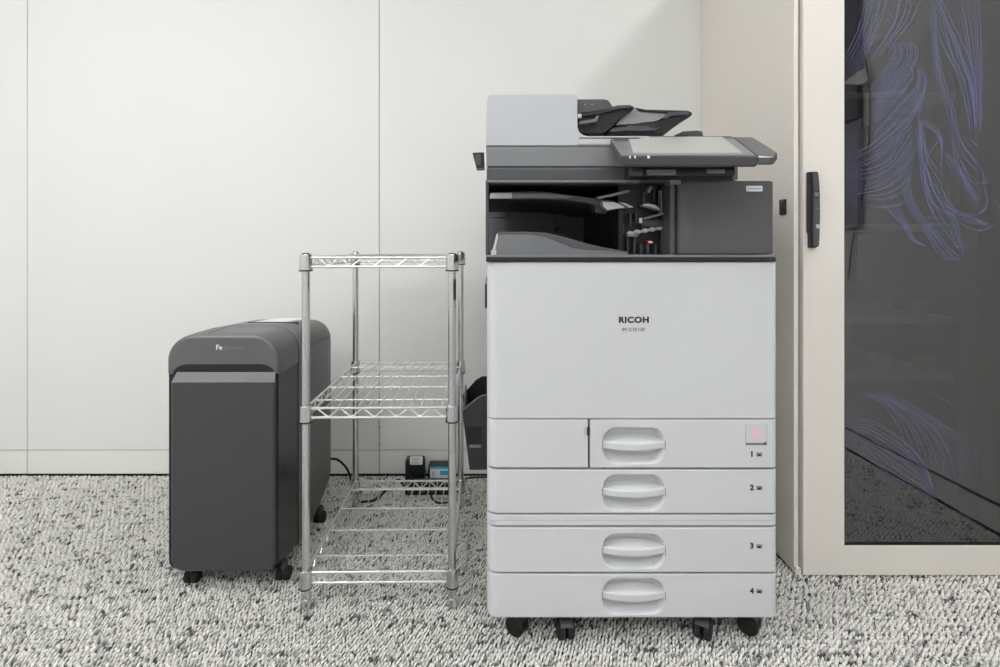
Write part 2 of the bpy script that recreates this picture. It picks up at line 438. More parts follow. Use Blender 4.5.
# inner body
b = NB(); box(b, xl+.003, xr-.003, CY+.035, 1.70, .078, Z(262), .006); obj('body', b, M_white, cop)
b = NB(); box(b, xl+.006, xr-.006, CY+.026, CY+.0345, .085, Z(263)); obj('seam_liner', b, M_blk, cop)
panel('front_door', xl, xr, Z(419)+.0006, Z(262), bev=.0016)
panel('side_tray_door', xl, X(588.2), Z(468.5)+.0012, Z(419)-.0012, RR=.002)
b = NB(); prism(b, pxpoly([(583.5, 427), (588.4, 427), (588.4, 435.5), (586, 436), (583.5, 434)], CY), CY-.0006, CY+.004, .0005); obj('latch', b, M_adf, bpy.data.objects['side_tray_door'])
b = NB(); box(b, X(586.9), X(588.6), CY-.0012, CY+.003, Z(435), Z(427)); obj('latch_slot', b, M_blk, bpy.data.objects['side_tray_door'])
drawers = [
    ('1', X(590), Z(468.5)+.0010, Z(419)-.0012, 427, 464.5, 454.5, None),
    ('2', xl, Z(514)+.0010, Z(469.5)-.0010, 474, 511.5, 488, None),
    ('3', xl, Z(573)+.0010, Z(527)-.0012, 533.3, 569.5, 546.3, None),
    ('4', xl, Z(618.8), Z(574)-.0010, 578, 615, 591.3, .006)]
HX0, HX1 = X(602), X(665.5)
def tray_icon(bm, cx, cz, y):
    w, h, t = .0105, .0072, .0011
    box(bm, cx-w/2, cx+w/2, y-.0003, y+.0003, cz+h/2-t, cz+h/2); box(bm, cx-w/2, cx+w/2, y-.0003, y+.0003, cz-h/2, cz-h/2+t)
    box(bm, cx-w/2, cx-w/2+t, y-.0003, y+.0003, cz-h/2, cz+h/2); box(bm, cx+w/2-t, cx+w/2, y-.0003, y+.0003, cz-h/2, cz+h/2)
    box(bm, cx-w/2+.002, cx+w/2-.002, y-.0003, y+.0003, cz-.0009, cz+.0009)
    box(bm, cx-w/2+.0028, cx+w/2-.0028, y-.0003, y+.0003, cz-h/2+t, cz-.001)
for num, x0, z0, z1, h0, h1, ty, bot in drawers:
    d = panel('paper_drawer', x0, xr, z0, z1, RL=.003 if num == '1' else .022, bot=bot, hole=(HX0, HX1, Z(h1), Z(h0), 0.030 if num != '3' else .029))
    # grip bar bridging the pocket: crescent bar with a face bulging forward
    cz = (Z(h0)+Z(h1))/2+.0005; bm = NB(); rows = []
    nn = 18
    for i in range(nn+1):
        t = i/nn; x = HX0+.0006+(HX1-HX0-.0012)*t; q = math.sin(math.pi*t)
        bow = -.0040*q
        yfr = CY+.0035-.006*q; ybk = CY+.0215; zt = cz+.0075; zbm = cz-.0065-.0028*q*0
        rows.append([(x, yfr, zbm+bow+.0012), (x, yfr, zt+bow*.9-.0016), (x, yfr+.0016, zt+bow*.6), (x, ybk, zt+.0075*q+.0005), (x, ybk, zbm+bow-.001), (x, yfr+.0016, zbm+bow-.0004)])
    loft(bm, rows); hn = obj('handle', bm, M_white, d, angle=28)
    for xx in (HX0-.0002, HX1-.0010):
        bm = NB(); box(bm, xx, xx+.0012, CY-.0002, CY+.02, cz-.0085, cz+.0085, .0003); obj('handle_slot', bm, M_dk, hn)
    text('tray_number', num, X(751.8), Z(ty-.3), CY-.0003, .0155, M_ink, d, bold=.0006, label='black figure %s' % num)
    bm = NB(); tray_icon(bm, X(759.2), Z(ty), CY-.0003); obj('tray_icon', bm, M_ink, d, smooth=False)
    if num == '1':
        bm = NB()
        prism(bm, rr(X(745), X(767), Z(445), Z(424.3), .001, 3), CY-.0008, CY+.002, .0005)
        obj('gauge_frame', bm, M_clear, d)
        bm = NB(); prism(bm, rr(X(746.2), X(766), Z(442.5), Z(425.5), .001, 3), CY-.0014, CY+.001, .0003); gw = obj('gauge_window', bm, mat('gauge_window_grey', (206, 200, 203), .3), d)
        bm = NB(); prism(bm, rr(X(752), X(760), Z(437.5), Z(428.5), .004, 5), CY-.0017, CY, .0002); obj('pink_mark', bm, M_pink, d)
        bm = NB(); box(bm, X(745.5), X(766), CY-.0016, CY, Z(444.3), Z(443.2)); box(bm, X(763.5), X(766.2), CY-.0017, CY, Z(444.6), Z(442)); obj('gauge_edge', bm, M_dk, d)
panel('middle_band', xl, xr, Z(526)+.0008, Z(514.8)-.0006, bev=.0012)
b = NB(); loft(b, [[(x, CY-.0001, z) for x, z in rr(X(490), X(773), Z(520.8), Z(519.9), .0004, 2)], [(x, CY+.001, z) for x, z in rr(X(490), X(773), Z(520.8), Z(519.9), .0004, 2)]]); obj('band_groove', b, M_adf, bpy.data.objects['middle_band'])
fd = bpy.data.objects['front_door']
text('maker_name', 'RICOH', X(633.8), Z(320.0)-.0002, CY-.0003, .0165, M_ink, fd, width=X(649)-X(619), bold=.0007, spacing=1.1, label='black lettering RICOH')
text('model_lettering', 'IM C3510F', X(633.5), Z(329.7), CY-.0003, .0098, M_ink, fd, width=X(645.2)-X(622), bold=0.0, spacing=1.15, label='small black lettering under the maker name')
# black rim above the door and floor of the output cavity
b = NB(); box(b, X(486), X(775), CY-.004, CY+.07, Z(262)+.0005, Z(257.2), .0012); obj('door_rim', b, M_blk, cop)
b = NB(); box(b, X(486), X(775), CY-.003, 1.62, Z(257.2), Z(254.8), .001); obj('cavity_floor', b, M_mid, cop)
b = NB(); box(b, X(487), X(489), CY+.03, CY+.3, Z(310), Z(285), .001); 
obj('side_grip', b, M_blk, cop, loc=(-.0045, 0, 0))
# cavity back and ceiling, rear column
b = NB(); box(b, xl+.002, xr-.02, 1.55, 1.66, Z(262), 1.02); obj('cavity_back', b, mat('cavity_back_grey', (112, 112, 117), .4), cop)
bk = bpy.data.objects['cavity_back']
def X5(p): return PX(p, 1.55)
def Z5(p): return PZ(p, 1.55)
b = NB()
for r_ in ((556, 619, 211.5, 248.0), (487.6, 507.5, 200, 218)):
    x0, x1, z1, z0 = X5(r_[0]), X5(r_[1]), Z5(r_[2]), Z5(r_[3]); t = .0016
    b = NB(); box(b, x0, x1, 1.5475, 1.551, z1-t, z1); box(b, x0, x1, 1.5475, 1.551, z0, z0+t); box(b, x0, x0+t, 1.5475, 1.551, z0, z1); box(b, x1-t, x1, 1.5475, 1.551, z0, z1)
    obj('access_panel_seam', b, M_blk, bk, smooth=False)
b = NB(); cyl(b, (X5(556.5), 1.545, Z5(229)), 'Y', .008, .014, 16, .002); cyl(b, (X5(556.5), 1.537, Z5(229)), 'Y', .004, .006, 12, .001); obj('paper_sensor', b, M_blk, bk)
# raised exit tray with sloping top
rise = [(492, 255.2), (497, 233.5), (501, 231.6), (528, 231.6), (545, 232.4), (560, 235.5), (580, 241.5), (600, 246.5), (622, 250.6), (628, 251.5), (628, 255.2)]
b = NB(); prism(b, pxpoly(rise, 1.09), 1.09, 1.5, .003); et = obj('exit_tray', b, M_dks, cop)
frontp = [(493, 255), (498.5, 236), (502, 234.6), (530, 234.8), (545, 237), (560, 243), (572, 248), (588, 250.3), (612, 251), (628, 252.3), (628, 255)]
b = NB(); prism(b, pxpoly(frontp, 1.062), 1.062, 1.092, .0012); obj('tray_front', b, mat('printer_tray_grey', (112, 113, 116), .4), et)
b = NB(); box(b, PX(491, 1.06), PX(496.3, 1.06), 1.058, 1.066, PZ(255, 1.06), PZ(250, 1.06), .0006)
prism(b, pxpoly([(492, 252), (496.5, 234), (498.5, 234), (495, 252)], 1.06), 1.0600, 1.065, .0004); obj('tray_edge', b, M_clear, et)
# inner upper paper tray
up = [(488.5, 199.5), (490, 192.3), (530, 191.2), (548, 191.8), (575, 195.5), (592, 198), (612, 200), (620, 205.2), (606, 207.2), (596, 206), (588, 203), (560, 199.5), (530, 199)]
b = NB(); prism(b, pxpoly(up, 1.11), 1.11, 1.5, .002); ut = obj('upper_exit_tray', b, M_cav, cop)
b = NB(); prism(b, pxpoly([(489.5, 198.5), (490.5, 193.4), (512, 193.0), (512, 198.5)], 1.105), 1.103, 1.112, .0005); obj('tray_tip', b, M_clear, ut)
b = NB(); prism(b, pxpoly([(512.5, 198), (512.5, 193.6), (548, 193.6), (566, 195.8), (575, 197.6), (550, 197.8)], 1.105), 1.104, 1.112, .0004); obj('tray_trim', b, M_mid, ut)
b = NB(); prism(b, pxpoly([(601, 202.2), (613, 202.8), (624, 207.8), (606, 210.6), (602, 207)], 1.10), 1.085, 1.13, .001)
prism(b, pxpoly([(618, 203), (623, 203.5), (632, 207.5), (628, 208.3)], 1.10), 1.085, 1.13, .0006); obj('paper_flap', b, M_clear, ut)
b = NB(); prism(b, pxpoly([(592, 205), (606, 211), (603, 215), (594, 213)], 1.12), 1.10, 1.14, .001); obj('flap_hinge', b, M_blk, ut)
# scanner unit
b = NB(); box(b, X(486.5), X(737), CY+.006, 1.62, Z(180.8), Z(166.6), .004); sca = obj('scanner_base', b, M_dk, cop)
b = NB(); box(b, X(488), X(640), CY+.0005, CY+.03, Z(182.2), Z(180.2), .0006); obj('scanner_lip', b, M_mid, sca)
b = NB(); box(b, X(731.5), X(737.5), CY-.004, CY+.2, Z(180), Z(166.8), .003); obj('end_cap', b, M_mid, sca)
b = NB(); box(b, X(486.5), X(735), CY+.006, 1.60, Z(166.2), Z(145.4), .004); obj('scanner_frame', b, M_mid, cop)
b = NB(); prism(b, pxpoly([(472.5, 152.6), (484, 152.2), (484.6, 167.6), (476.5, 168)], 1.09), 1.09, 1.13, .001); obj('side_hook', b, M_blk, cop)
b = NB(); box(b, PX(475.5, 1.09), PX(481, 1.09), 1.086, 1.092, PZ(165.5, 1.09), PZ(154.5, 1.09), .001); obj('hook_inset', b, M_dk, bpy.data.objects['side_hook'])
b = NB(); box(b, PX(485.6, 1.1), PX(488.6, 1.1), 1.10, 1.5, PZ(256, 1.1), PZ(180, 1.1), .001); obj('rear_column', b, M_cav, cop)
# document feeder
adf = [(486, 145.6), (487.2, 99), (488.3, 95.8), (491, 94.3), (575.5, 94.0), (577.4, 95.5), (577.6, 126), (579, 131.5), (583, 134.8), (588, 136), (650, 136), (650, 145.6)]
b = NB(); prism(b, pxpoly(adf, CY+.004), CY+.004, 1.45, .002); feeder = obj('document_feeder', b, M_adf, cop, angle=25)
b = NB(); prism(b, rr(PX(578.5, CY), PX(640, CY), PZ(144.0, CY), PZ(137.6, CY), (.001, .001, .004, .006), 4), CY+.002, CY+.006, .0008); obj('feeder_recess', b, M_clear, feeder)
b = NB(); box(b, X(579.5), X(640), CY+.0015, CY+.006, Z(138.5), Z(137.2), .0004); obj('recess_line', b, M_dk, feeder)
YT = 1.12
def T(pts, y0=YT, y1=None, m=M_blk, name='tray_arm', bev=.002, parent=feeder):
    b = NB(); prism(b, pxpoly(pts, y0), y0, y1 or y0+.16, bev); return obj(name, b, m, parent, angle=30)
T([(577.9, 99), (604, 98.9), (608.5, 100), (613, 106.5), (612, 108.5), (600, 110.8), (577.9, 113.5)], 1.10, 1.14, M_dk, 'feeder_hood')
b = NB()
for px in (585, 592): cyl(b, (PX(px, 1.10), 1.0995, PZ(104.5, 1.10)), 'Y', .0012, .002, 10)
obj('hood_screw', b, M_clear, bpy.data.objects['feeder_hood'])
T([(577.9, 115), (600, 111.5), (624, 105.5), (632, 106), (634.5, 108), (632, 110), (620, 119), (611, 128), (604, 133), (586, 133.8), (580, 131.5), (577.9, 127)], 1.115, 1.28, M_blk, 'input_tray')
T([(577.9, 113.2), (600, 109.4), (618, 105.2), (630, 104.8), (634.5, 107), (630, 107.6), (620, 108.6), (600, 113.4), (577.9, 116.4)], 1.105, 1.30, M_dk, 'input_tray_rim', .0012)
T([(579, 121.5), (594, 119), (597.5, 114.5), (599, 116), (596.5, 121.8), (580, 124.2)], 1.10, 1.12, M_bez, 'paper_lever', .0008)
T([(577.8, 113.8), (581.5, 113.8), (581.5, 117.5), (577.8, 117.5)], 1.098, 1.11, M_label, 'white_clip', .0005)
T([(634, 107.5), (640, 109.3), (672, 110.8), (668, 116), (656, 121.2), (634, 124), (615.5, 125), (622, 117.5)], 1.13, 1.30, mat('tray_pale_grey', (150, 150, 150), .4), 'output_tray', .0012)
T([(636, 107.7), (646, 109.5), (688, 110.6), (692, 112.5), (692, 115), (689.5, 117.2), (680, 122.5), (666, 133.6), (608, 133.8), (607.5, 131), (614, 127.5), (640, 123.6), (657, 122.4), (664, 119.5), (671, 112.9), (640, 110.8)], 1.125, 1.31, M_blk, 'output_tray_end', .0008)
T([(668, 112.3), (687, 111.5), (689.8, 113), (687, 115), (672, 115.4), (664, 119.2)], 1.118, 1.126, M_dk, 'tray_end_rim', .0008)
T([(609, 130), (628, 126.4), (630, 124.4), (633, 126.5), (645, 126), (655, 128.6), (660, 127), (656, 130.5), (640, 131), (626, 130.5), (612, 132)], 1.118, 1.126, M_dk, 'tray_hinge', .0006)
T([(676, 134.5), (683, 131.2), (697, 130.2), (702, 131.2), (703.5, 136), (676, 136)], 1.2, 1.3, M_dk, 'rear_bump', .0012)
# right hand toner block
bx0, bx1, bz0, bz1 = X(677.5), X(775), Z(254.4), Z(180.3)
panel('toner_cover', bx0, bx1, bz0, bz1, RL=.030, RR=.006, bev=.004, yf=CY+.004, yb=1.25, m=mat('toner_cover_grey', (80, 80, 83), .34))
tcv = bpy.data.objects['toner_cover']
b = NB(); box(b, X(747), X(763.3), CY+.0028, CY+.0045, Z(191.3), Z(185.6), .0003); lb = obj('label_sticker', b, M_label, tcv); lb['label'] = 'small white sticker'
b = NB(); box(b, X(749), X(761.5), CY+.0024, CY+.003, Z(189.1), Z(188.0)); obj('sticker_line', b, M_lav, lb)
b = NB(); box(b, X(672), X(677), CY+.012, 1.5, bz0, bz1-.002, .002); obj('cover_jamb', b, M_dk, cop)
b = NB(); box(b, X(676), X(774), 1.252, 1.60, bz0, bz1-.004, .003); obj('toner_housing', b, M_cav, cop)
b = NB(); box(b, X(671), X(682), CY+.004, CY+.04, Z(184), Z(179.6), .001); obj('jamb_cap', b, M_mid, bpy.data.objects['cover_jamb'])
# mechanism bay between cavity and toner block
YM = 1.078
def XM(p): return PX(p, YM)
def ZM(p): return PZ(p, YM)
b = NB(); box(b, XM(624), X(672), YM+.05, 1.54, ZM(254), ZM(182), .002)
box(b, XM(621), XM(625), YM+.02, YM+.3, ZM(254), ZM(206), .001); mech = obj('paper_path_unit', b, mat('paper_path_black', (11, 11, 12), .4), cop)
b = NB()
for px, a, c in ((626.5, 222, 234), (631, 238, 254), (638, 236, 254), (645, 244, 254), (652, 245, 254), (660, 244, 254), (667.5, 190, 214), (648, 190, 204), (658.5, 186, 200), (634, 212, 225), (640, 212, 222)):
    b = NB(); box(b, XM(px), XM(px+1.3), YM+.03, YM+.055, ZM(c), ZM(a), .0006); obj('guide_rib', b, M_dk, mech)
for k in range(5):
    b = NB(); px, py = 634.5+k*7.6, 232.8-k*1.35
    cyl(b, (XM(px), YM+.035, ZM(py)), 'X', .0052, .0095, 16, .001); cyl(b, (XM(px), YM+.035, ZM(py)), 'X', .0026, .017, 10)
    obj('feed_roller', b, M_clear, mech)
b = NB(); prism(b, rr(XM(631), XM(642), ZM(236.2), ZM(233.8), .002, 4), YM+.03, YM+.05, .0005); obj('roller_bracket', b, M_bez, mech)
b = NB(); cyl(b, (XM(654), YM+.036, ZM(242)), 'Y', .0046, .02, 20, .001); obj('button_ring', b, M_red, mech)
b = NB(); prism(b, rr(XM(652.3), XM(656.2), ZM(242.6), ZM(241.3), .0008, 3), YM+.023, YM+.03, .0003); obj('button_mark', b, M_label, mech)
b = NB(); box(b, XM(642.7), XM(645.2), YM+.02, YM+.03, ZM(222.5), ZM(217.2), .0008); obj('white_catch', b, M_label, mech)
b = NB(); prism(b, pxpoly([(644, 203.6), (650, 203), (657, 204.6), (662.5, 209.4), (660, 209.4), (653, 206.6), (646, 205.4)], YM), YM+.01, YM+.04, .0005); obj('curved_guide', b, M_clear, mech)
b = NB(); prism(b, pxpoly([(598, 196.5), (612, 193.3), (630, 189.3), (632, 190.8), (615, 195.6), (600, 198.4)], YM), YM+.01, YM+.03, .0005); obj('lever_arm', b, M_mid, mech)
b = NB(); prism(b, pxpoly([(646, 217.5), (655, 214.5), (668, 212), (669, 213.6), (656, 217), (647, 219)], YM), YM+.02, YM+.05, .0005); obj('lever_arm', b, M_mid, mech)
b = NB(); prism(b, pxpoly([(650, 190), (654, 184.8), (656.5, 186), (653, 191.6)], YM), YM+.02, YM+.04, .0005)
obj('lever_arm', b, M_mid, mech)
b = NB(); box(b, XM(664), XM(665.6), YM+.02, YM+.04, ZM(213), ZM(189), .0005); obj('pale_rod', b, M_bez, mech)
b = NB(); box(b, XM(646), XM(668), YM+.03, YM+.05, ZM(226.5), ZM(218.5), .002); obj('roller_cover', b, M_cav, mech)

# control panel: tilted slab
YA, YB_ = .935, 1.075
def slab_pts(front, back, th_f=.018, th_b=.012):
    (fx0, fx1, fy), (bx0_, bx1_, by) = front, back
    zf, zb_ = PZ(fy, YA), PZ(by, YB_)
    return zf, zb_
fl, fr_ = PX(621, YA), PX(757.5, YA)
bl, br = PX(608.5, YB_), PX(731.5, YB_)
zf, zb2 = PZ(156.2, YA), PZ(136.4, YB_)
def slab(bm, f0, f1, b0, b1, zf, zb_, tf, tb, r=.004, ya=YA, yb=YB_):
    """bevelled slab: quad top sloping up to the back"""
    lo = [[(f0+r, ya+r, zf-tf), (f1-r, ya+r, zf-tf), (b1-r, yb-r, zb_-tb), (b0+r, yb-r, zb_-tb)],
          [(f0, ya, zf-tf+r), (f1, ya, zf-tf+r), (b1, yb, zb_-tb+r), (b0, yb, zb_-tb+r)],
          [(f0, ya, zf-r*.5), (f1, ya, zf-r*.5), (b1, yb, zb_-r*.5), (b0, yb, zb_-r*.5)],
          [(f0+r*.5, ya+r*.5, zf), (f1-r*.5, ya+r*.5, zf), (b1-r*.5, yb-r*.5, zb_), (b0+r*.5, yb-r*.5, zb_)]]
    loft(bm, lo)
b = NB(); slab(b, fl, fr_, bl, br, zf, zb2, .019, .014, .0035); pan = obj('control_panel', b, mat('panel_edge_charcoal', (58, 58, 61), .3), cop)
def onp(px, t, up=.0):   # point on the sloped top at pixel x and depth fraction t
    y = YA+(YB_-YA)*t; return y, zf+(zb2-zf)*t+up
def quad_on(pts, up, th, m, name, parent):
    # pts: list of (s,t) with s fraction across the panel, t fraction front-to-back
    bm = NB(); lo = []
    for u_ in (up-th, up):
        row = []
        for s, t in pts:
            y, z = onp(0, t, u_); x = (fl+(bl-fl)*t) + ((fr_+(br-fr_)*t)-(fl+(bl-fl)*t))*s
            row.append((x, y, z))
        lo.append(row)
    loft(bm, lo); return obj(name, bm, m, parent, angle=25)
quad_on([(.005, .03), (.993, .03), (.993, .985), (.005, .985)], .0006, .001, M_bez, 'bezel', pan)
so = quad_on([(.105, .12), (.915, .12), (.915, .94), (.155, .94)], .0012, .001, M_screen, 'touch_screen', pan)
quad_on([(.54, .30), (.555, .30), (.56, .8), (.553, .86), (.545, .8)], .0014, .0005, M_clear, 'screen_gleam_line', pan) if False else None
quad_on([(.02, .72), (.13, .72), (.16, .96), (.02, .96)], .0013, .001, M_dk, 'card_area', pan)
b = NB(); k0, k1 = PX(758.6, YA), PX(777.5, YA-.0)
# key unit on the right end (rounded front right corner)
zf2 = zf-.001
outer = [(k0, YA+.001), (PX(771, YA), YA+.001), (PX(775.5, YA), YA+.004), (PX(777.0, YA+.01), YA+.014), (PX(778.4, YA+.02), YA+.024), (PX(751.5, YB_), YB_-.006), (PX(749.5, YB_), YB_-.001), (PX(732.3, YB_), YB_)]
def ztop(y): return zf+(zb2-zf)*(y-YA)/(YB_-YA)-.0006
cxk = sum(p[0] for p in outer)/8; cyk = sum(p[1] for p in outer)/8
def sh(k): return [(cxk+(x-cxk)*k, cyk+(y-cyk)*k) for x, y in outer]
loft(b, [[(x, y, ztop(y)-.017) for x, y in sh(.9)], [(x, y, ztop(y)-.012) for x, y in outer], [(x, y, ztop(y)-.0025) for x, y in outer], [(x, y, ztop(y)) for x, y in sh(.96)]])
obj('key_unit', b, M_dk, pan, angle=25)
for px in (630, 635, 648.5):
    b = NB(); w = .0022 if px < 640 else .0042
    box(b, PX(px, YA)-w/2, PX(px, YA)+w/2, YA-.0008, YA+.002, PZ(158.4, YA), PZ(155.6, YA), .0003); obj('indicator_light', b, M_led, pan)
# neck and arm under the panel
b = NB(); box(b, PX(628, 1.02), PX(731, 1.02), 1.0, 1.052, PZ(178.3, 1.02), PZ(163, 1.02), .006); arm = obj('panel_arm', b, M_blk, cop)
b = NB(); box(b, PX(646.5, 1.0), PX(675.5, 1.0), .996, 1.004, PZ(175.2, 1.0), PZ(169.6, 1.0), .0015); obj('arm_pad', b, M_mid, arm)
b = NB(); box(b, PX(706, 1.0), PX(724.5, 1.0), .996, 1.004, PZ(173.2, 1.0), PZ(169.2, 1.0), .0015); obj('arm_pad', b, M_mid, arm)
b = NB(); box(b, PX(629, 1.0), PX(642, 1.0), .992, 1.004, PZ(176.5, 1.0), PZ(168.5, 1.0), .003); obj('arm_hinge', b, M_dk, arm)
b = NB(); box(b, PX(640, 1.03), PX(725, 1.03), .98, 1.05, PZ(168, 1.03), PZ(158, 1.03), .004); obj('panel_mount', b, M_blk, arm)
# casters
def caster(px, py, rz, sc_=1.0, stab=False):
    Y = H*F/(py-VY)+.008; r = .0205*sc_
    bm = NB(); c = (0, 0, r)
    for s in (-1, 1): cyl(bm, (s*.0095*sc_, 0, r), 'X', r, .014*sc_, 28, .003)
    e = bpy.data.objects.new('caster', None); COL.objects.link(e); e.parent = cop
    e.location = (PX(px, Y), Y, .0); e.rotation_euler = (0, 0, rz)
    obj('wheel', bm, M_blkr, e)
    bm = NB(); prof = []
    rows = []
    for s in (-.013*sc_, .013*sc_):
        rows.append([(s, (r+.002)*math.cos(math.radians(a)), r+(r+.002)*math.sin(math.radians(a))) for a in range(35, 150, 10)])
    loft(bm, rows)
    cyl(bm, (0, .004, .058), 'Z', .006, .045, 14)
    cyl(bm, (0, .004, .076), 'Z', .02, .006, 20)
    obj('fork', bm, M_tyre, e)
caster(565, 640.5, .12); caster(703, 640.0, -.55, 1.05); caster(517, 635.5, 1.0); caster(749, 634.5, .9, 1.05)
for X_ in (.06, .52):
    caster(VX+X_*F/1.55, VY+H*F/1.53, .3)
# document pocket on the left side
pk = [(462.2, 411), (470, 404), (478, 397.5), (483, 395), (487.2, 394.5), (487.2, 470), (469.5, 470)]
Yp = 1.24
b = NB(); prism(b, pxpoly(pk, Yp), Yp, Yp+.004, .0008); poc = obj('side_pocket', b, mat('pocket_black', (44, 44, 46), .4), cop)
b = NB(); prism(b, pxpoly([(462.5, 396), (468, 389), (476, 380), (482, 376.5), (487.5, 376.5), (487.5, 460), (469, 460)], Yp+.10), Yp+.10, Yp+.104, .0008); obj('pocket_back', b, M_blk, poc)
b = NB(); box(b, PX(470, Yp), PX(487, Yp), Yp+.003, Yp+.102, PZ(470, Yp), PZ(468, Yp)); 
loft(b, [[(PX(462.6, Yp), Yp+.002, PZ(411, Yp)), (PX(464.4, Yp), Yp+.002, PZ(411, Yp)), (PX(471, Yp), Yp+.002, PZ(469.6, Yp)), (PX(469.7, Yp), Yp+.002, PZ(469.6, Yp))],
         [(PX(463, Yp), Yp+.10, PZ(396, Yp)), (PX(464.6, Yp), Yp+.10, PZ(396, Yp)), (PX(471, Yp), Yp+.10, PZ(469.6, Yp)), (PX(469.8, Yp), Yp+.10, PZ(469.6, Yp))]])
obj('pocket_side', b, M_cav, poc)
b = NB(); box(b, PX(467, Yp), PX(481.5, Yp), Yp-.0015, Yp+.001, PZ(444, Yp), PZ(427, Yp), .001); obj('pocket_opening', b, M_blk, poc)
b = NB(); box(b, PX(469.5, Yp), PX(481.2, Yp), Yp-.006, Yp+.001, PZ(447, Yp), PZ(444.6, Yp), .0012); obj('pocket_lip', b, M_mid, poc)
b = NB(); tube(b, smooth_pts([(a, Yp-.0005, c) for a, c in pxpoly([(462.4, 411), (470, 404), (478, 397.7), (483, 395.3), (487, 394.8)], Yp)], 5), .0011, 8); obj('pocket_edge', b, M_mid, poc)

# ------------------------------------------------------------------ shredder
shr = thing('paper_shredder', 'tall dark grey paper shredder with rounded hood standing left of the wire rack', 'shredder')
xL, xR = PX(170.2, 1.24), -.5035
zt, z0 = .612, .050
def body(ys, ins, ztop_, zb_, r):
    return [(x, ys, z) for x, z in rr(xL+ins, xR-ins, zb_+ins, ztop_-ins, (r*.4, r*.4, r, r), 10)]
# rear shell
b = NB()
loft(b, [body(1.362, .003, zt, z0-.024, .062), body(1.364, .0, zt, z0-.024, .064), body(1.372, 0, zt-.0005, z0-.024, .064), body(1.50, 0, zt-.007, z0-.012, .062),
         body(1.60, 0, zt-.014, z0+.02, .06), body(1.635, .002, zt-.017, z0+.04, .06), body(1.648, .008, zt-.019, z0+.05, .055), body(1.652, .018, zt-.021, z0+.055, .045)])
obj('rear_shell', b, M_shd, shr)
# middle frame of the shell, coloured black for its shaded side
b = NB(); loft(b, [body(1.2275, .005, zt-.012, z0, .055), body(1.232, .002, zt-.012, z0, .055), body(1.26, .003, zt-.002, z0-.018, .06), body(1.3615, .003, zt-.002, z0-.024, .06)]); obj('front_frame', b, M_shb, shr)
# hood
zc = PZ(374, 1.235)
def hood(y, ins, tz, r, zz=None):
    return [(x, y, z) for x, z in rr(xL+ins, xR-ins, (zz or zc), tz, (.004, .004, r, r), 12)]
b = NB()
loft(b, [hood(1.2262, .0075, zt-.0085, .056, zc+.004), hood(1.2272, .0045, zt-.0050, .058, zc+.002), hood(1.2300, .0014, zt-.0014, .060, zc+.001), hood(1.235, 0, zt, .0615), hood(1.262, -.0010, zt+.001, .062), hood(1.35, -.0010, zt+.001, .062), hood(1.3535, .001, zt-.001, .061)])
hd = obj('hood', b, M_shd, shr)
tx = text('brand_lettering', 'Fe', PX(219.2, 1.226), PZ(347.5, 1.226), 1.2260, .0165, M_silver, hd, bold=.0004, label='bright silver first letters')
tx = text('brand_lettering', 'llowes', PX(233.6, 1.226), PZ(347.7, 1.226), 1.2260, .0135, M_dimprint, hd, width=.043, label='dim silver lettering')
# lip & door
Yd = 1.2165
b = NB(); ax = lambda p: PX(p, 1.2262); az = lambda p: PZ(p, 1.2262)
prism(b, [(ax(x), az(z)) for x, z in ((172.5, 374), (174.5, 369.5), (179, 366), (186, 364.2), (262, 364.0), (269, 366), (273.5, 369.5), (275, 374), (275, 380), (172.5, 380))], 1.2250, 1.2275, .0003); obj('grip_recess_shade', b, M_blk, hd)  # flat black plate painted in for the shade of the grip recess
dx0, dx1 = PX(170.8, Yd), PX(274.6, Yd)
b = NB()
zA, zB = PZ(383, Yd), PZ(372.0, Yd+.009)
ri = (.030, .030)
def dl(y, i, zz): return [(x, y, z) for x, z in rr(dx0+i, dx1-i, z0+.005+i, zz, (.028, .028, .0015, .0015), 10)]
loft(b, [dl(Yd+.0012, .0022, zA-.001), dl(Yd, .0032, zA-.002)][::-1] + [dl(Yd+.003, 0, zA), dl(Yd+.0095, 0, zA)])
door = obj('bin_door', b, M_shp, shr)
b = NB(); loft(b, [[(dx0+.0005, Yd+.001, zA+.0008), (dx1-.0005, Yd+.001, zA+.0008), (dx1-.0005, Yd+.0095, zA+.0008), (dx0+.0005, Yd+.0095, zA+.0008)],
                   [(dx0+.0008, Yd+.001, zA+.002), (dx1-.0008, Yd+.001, zA+.002), (dx1-.0005, Yd+.0095, zA+.002), (dx0+.0005, Yd+.0095, zA+.002)],
                   [(dx0+.010, Yd+.0075, zB), (dx1-.002, Yd+.0075, zB), (dx1-.002, Yd+.0095, zB), (dx0+.010, Yd+.0095, zB)]])
obj('door_handle_lip', b, M_shl, shr, angle=20)  # lighter grey stands in for light on the lip's upward face
# top details
def topz(y): return zt+.001 - max(0, (y-1.37))*.05
b = NB(); loft(b, [[(-.70, 1.40, topz(1.40)-.002), (-.56, 1.40, topz(1.40)-.002), (-.56, 1.44, topz(1.44)-.002), (-.70, 1.44, topz(1.44)-.002)], [(-.70, 1.40, topz(1.40)+.0006), (-.56, 1.40, topz(1.40)+.0006), (-.56, 1.44, topz(1.44)+.0006), (-.70, 1.44, topz(1.44)+.0006)]]); obj('control_strip', b, M_shl, shr)
b = NB(); box(b, -.69, -.545, 1.462, 1.470, .594, topz(1.46)+.0008, .001); obj('feed_slot', b, M_blk, shr)
b = NB(); loft(b, [[(-.685, 1.25, zt+.0008), (-.6835, 1.25, zt+.0008), (-.6835, 1.34, zt+.0012), (-.685, 1.34, zt+.0012)], [(-.685, 1.25, zt+.0018), (-.6835, 1.25, zt+.0018), (-.6835, 1.34, zt+.002), (-.685, 1.34, zt+.002)]]); obj('top_seam', b, M_blk, shr)
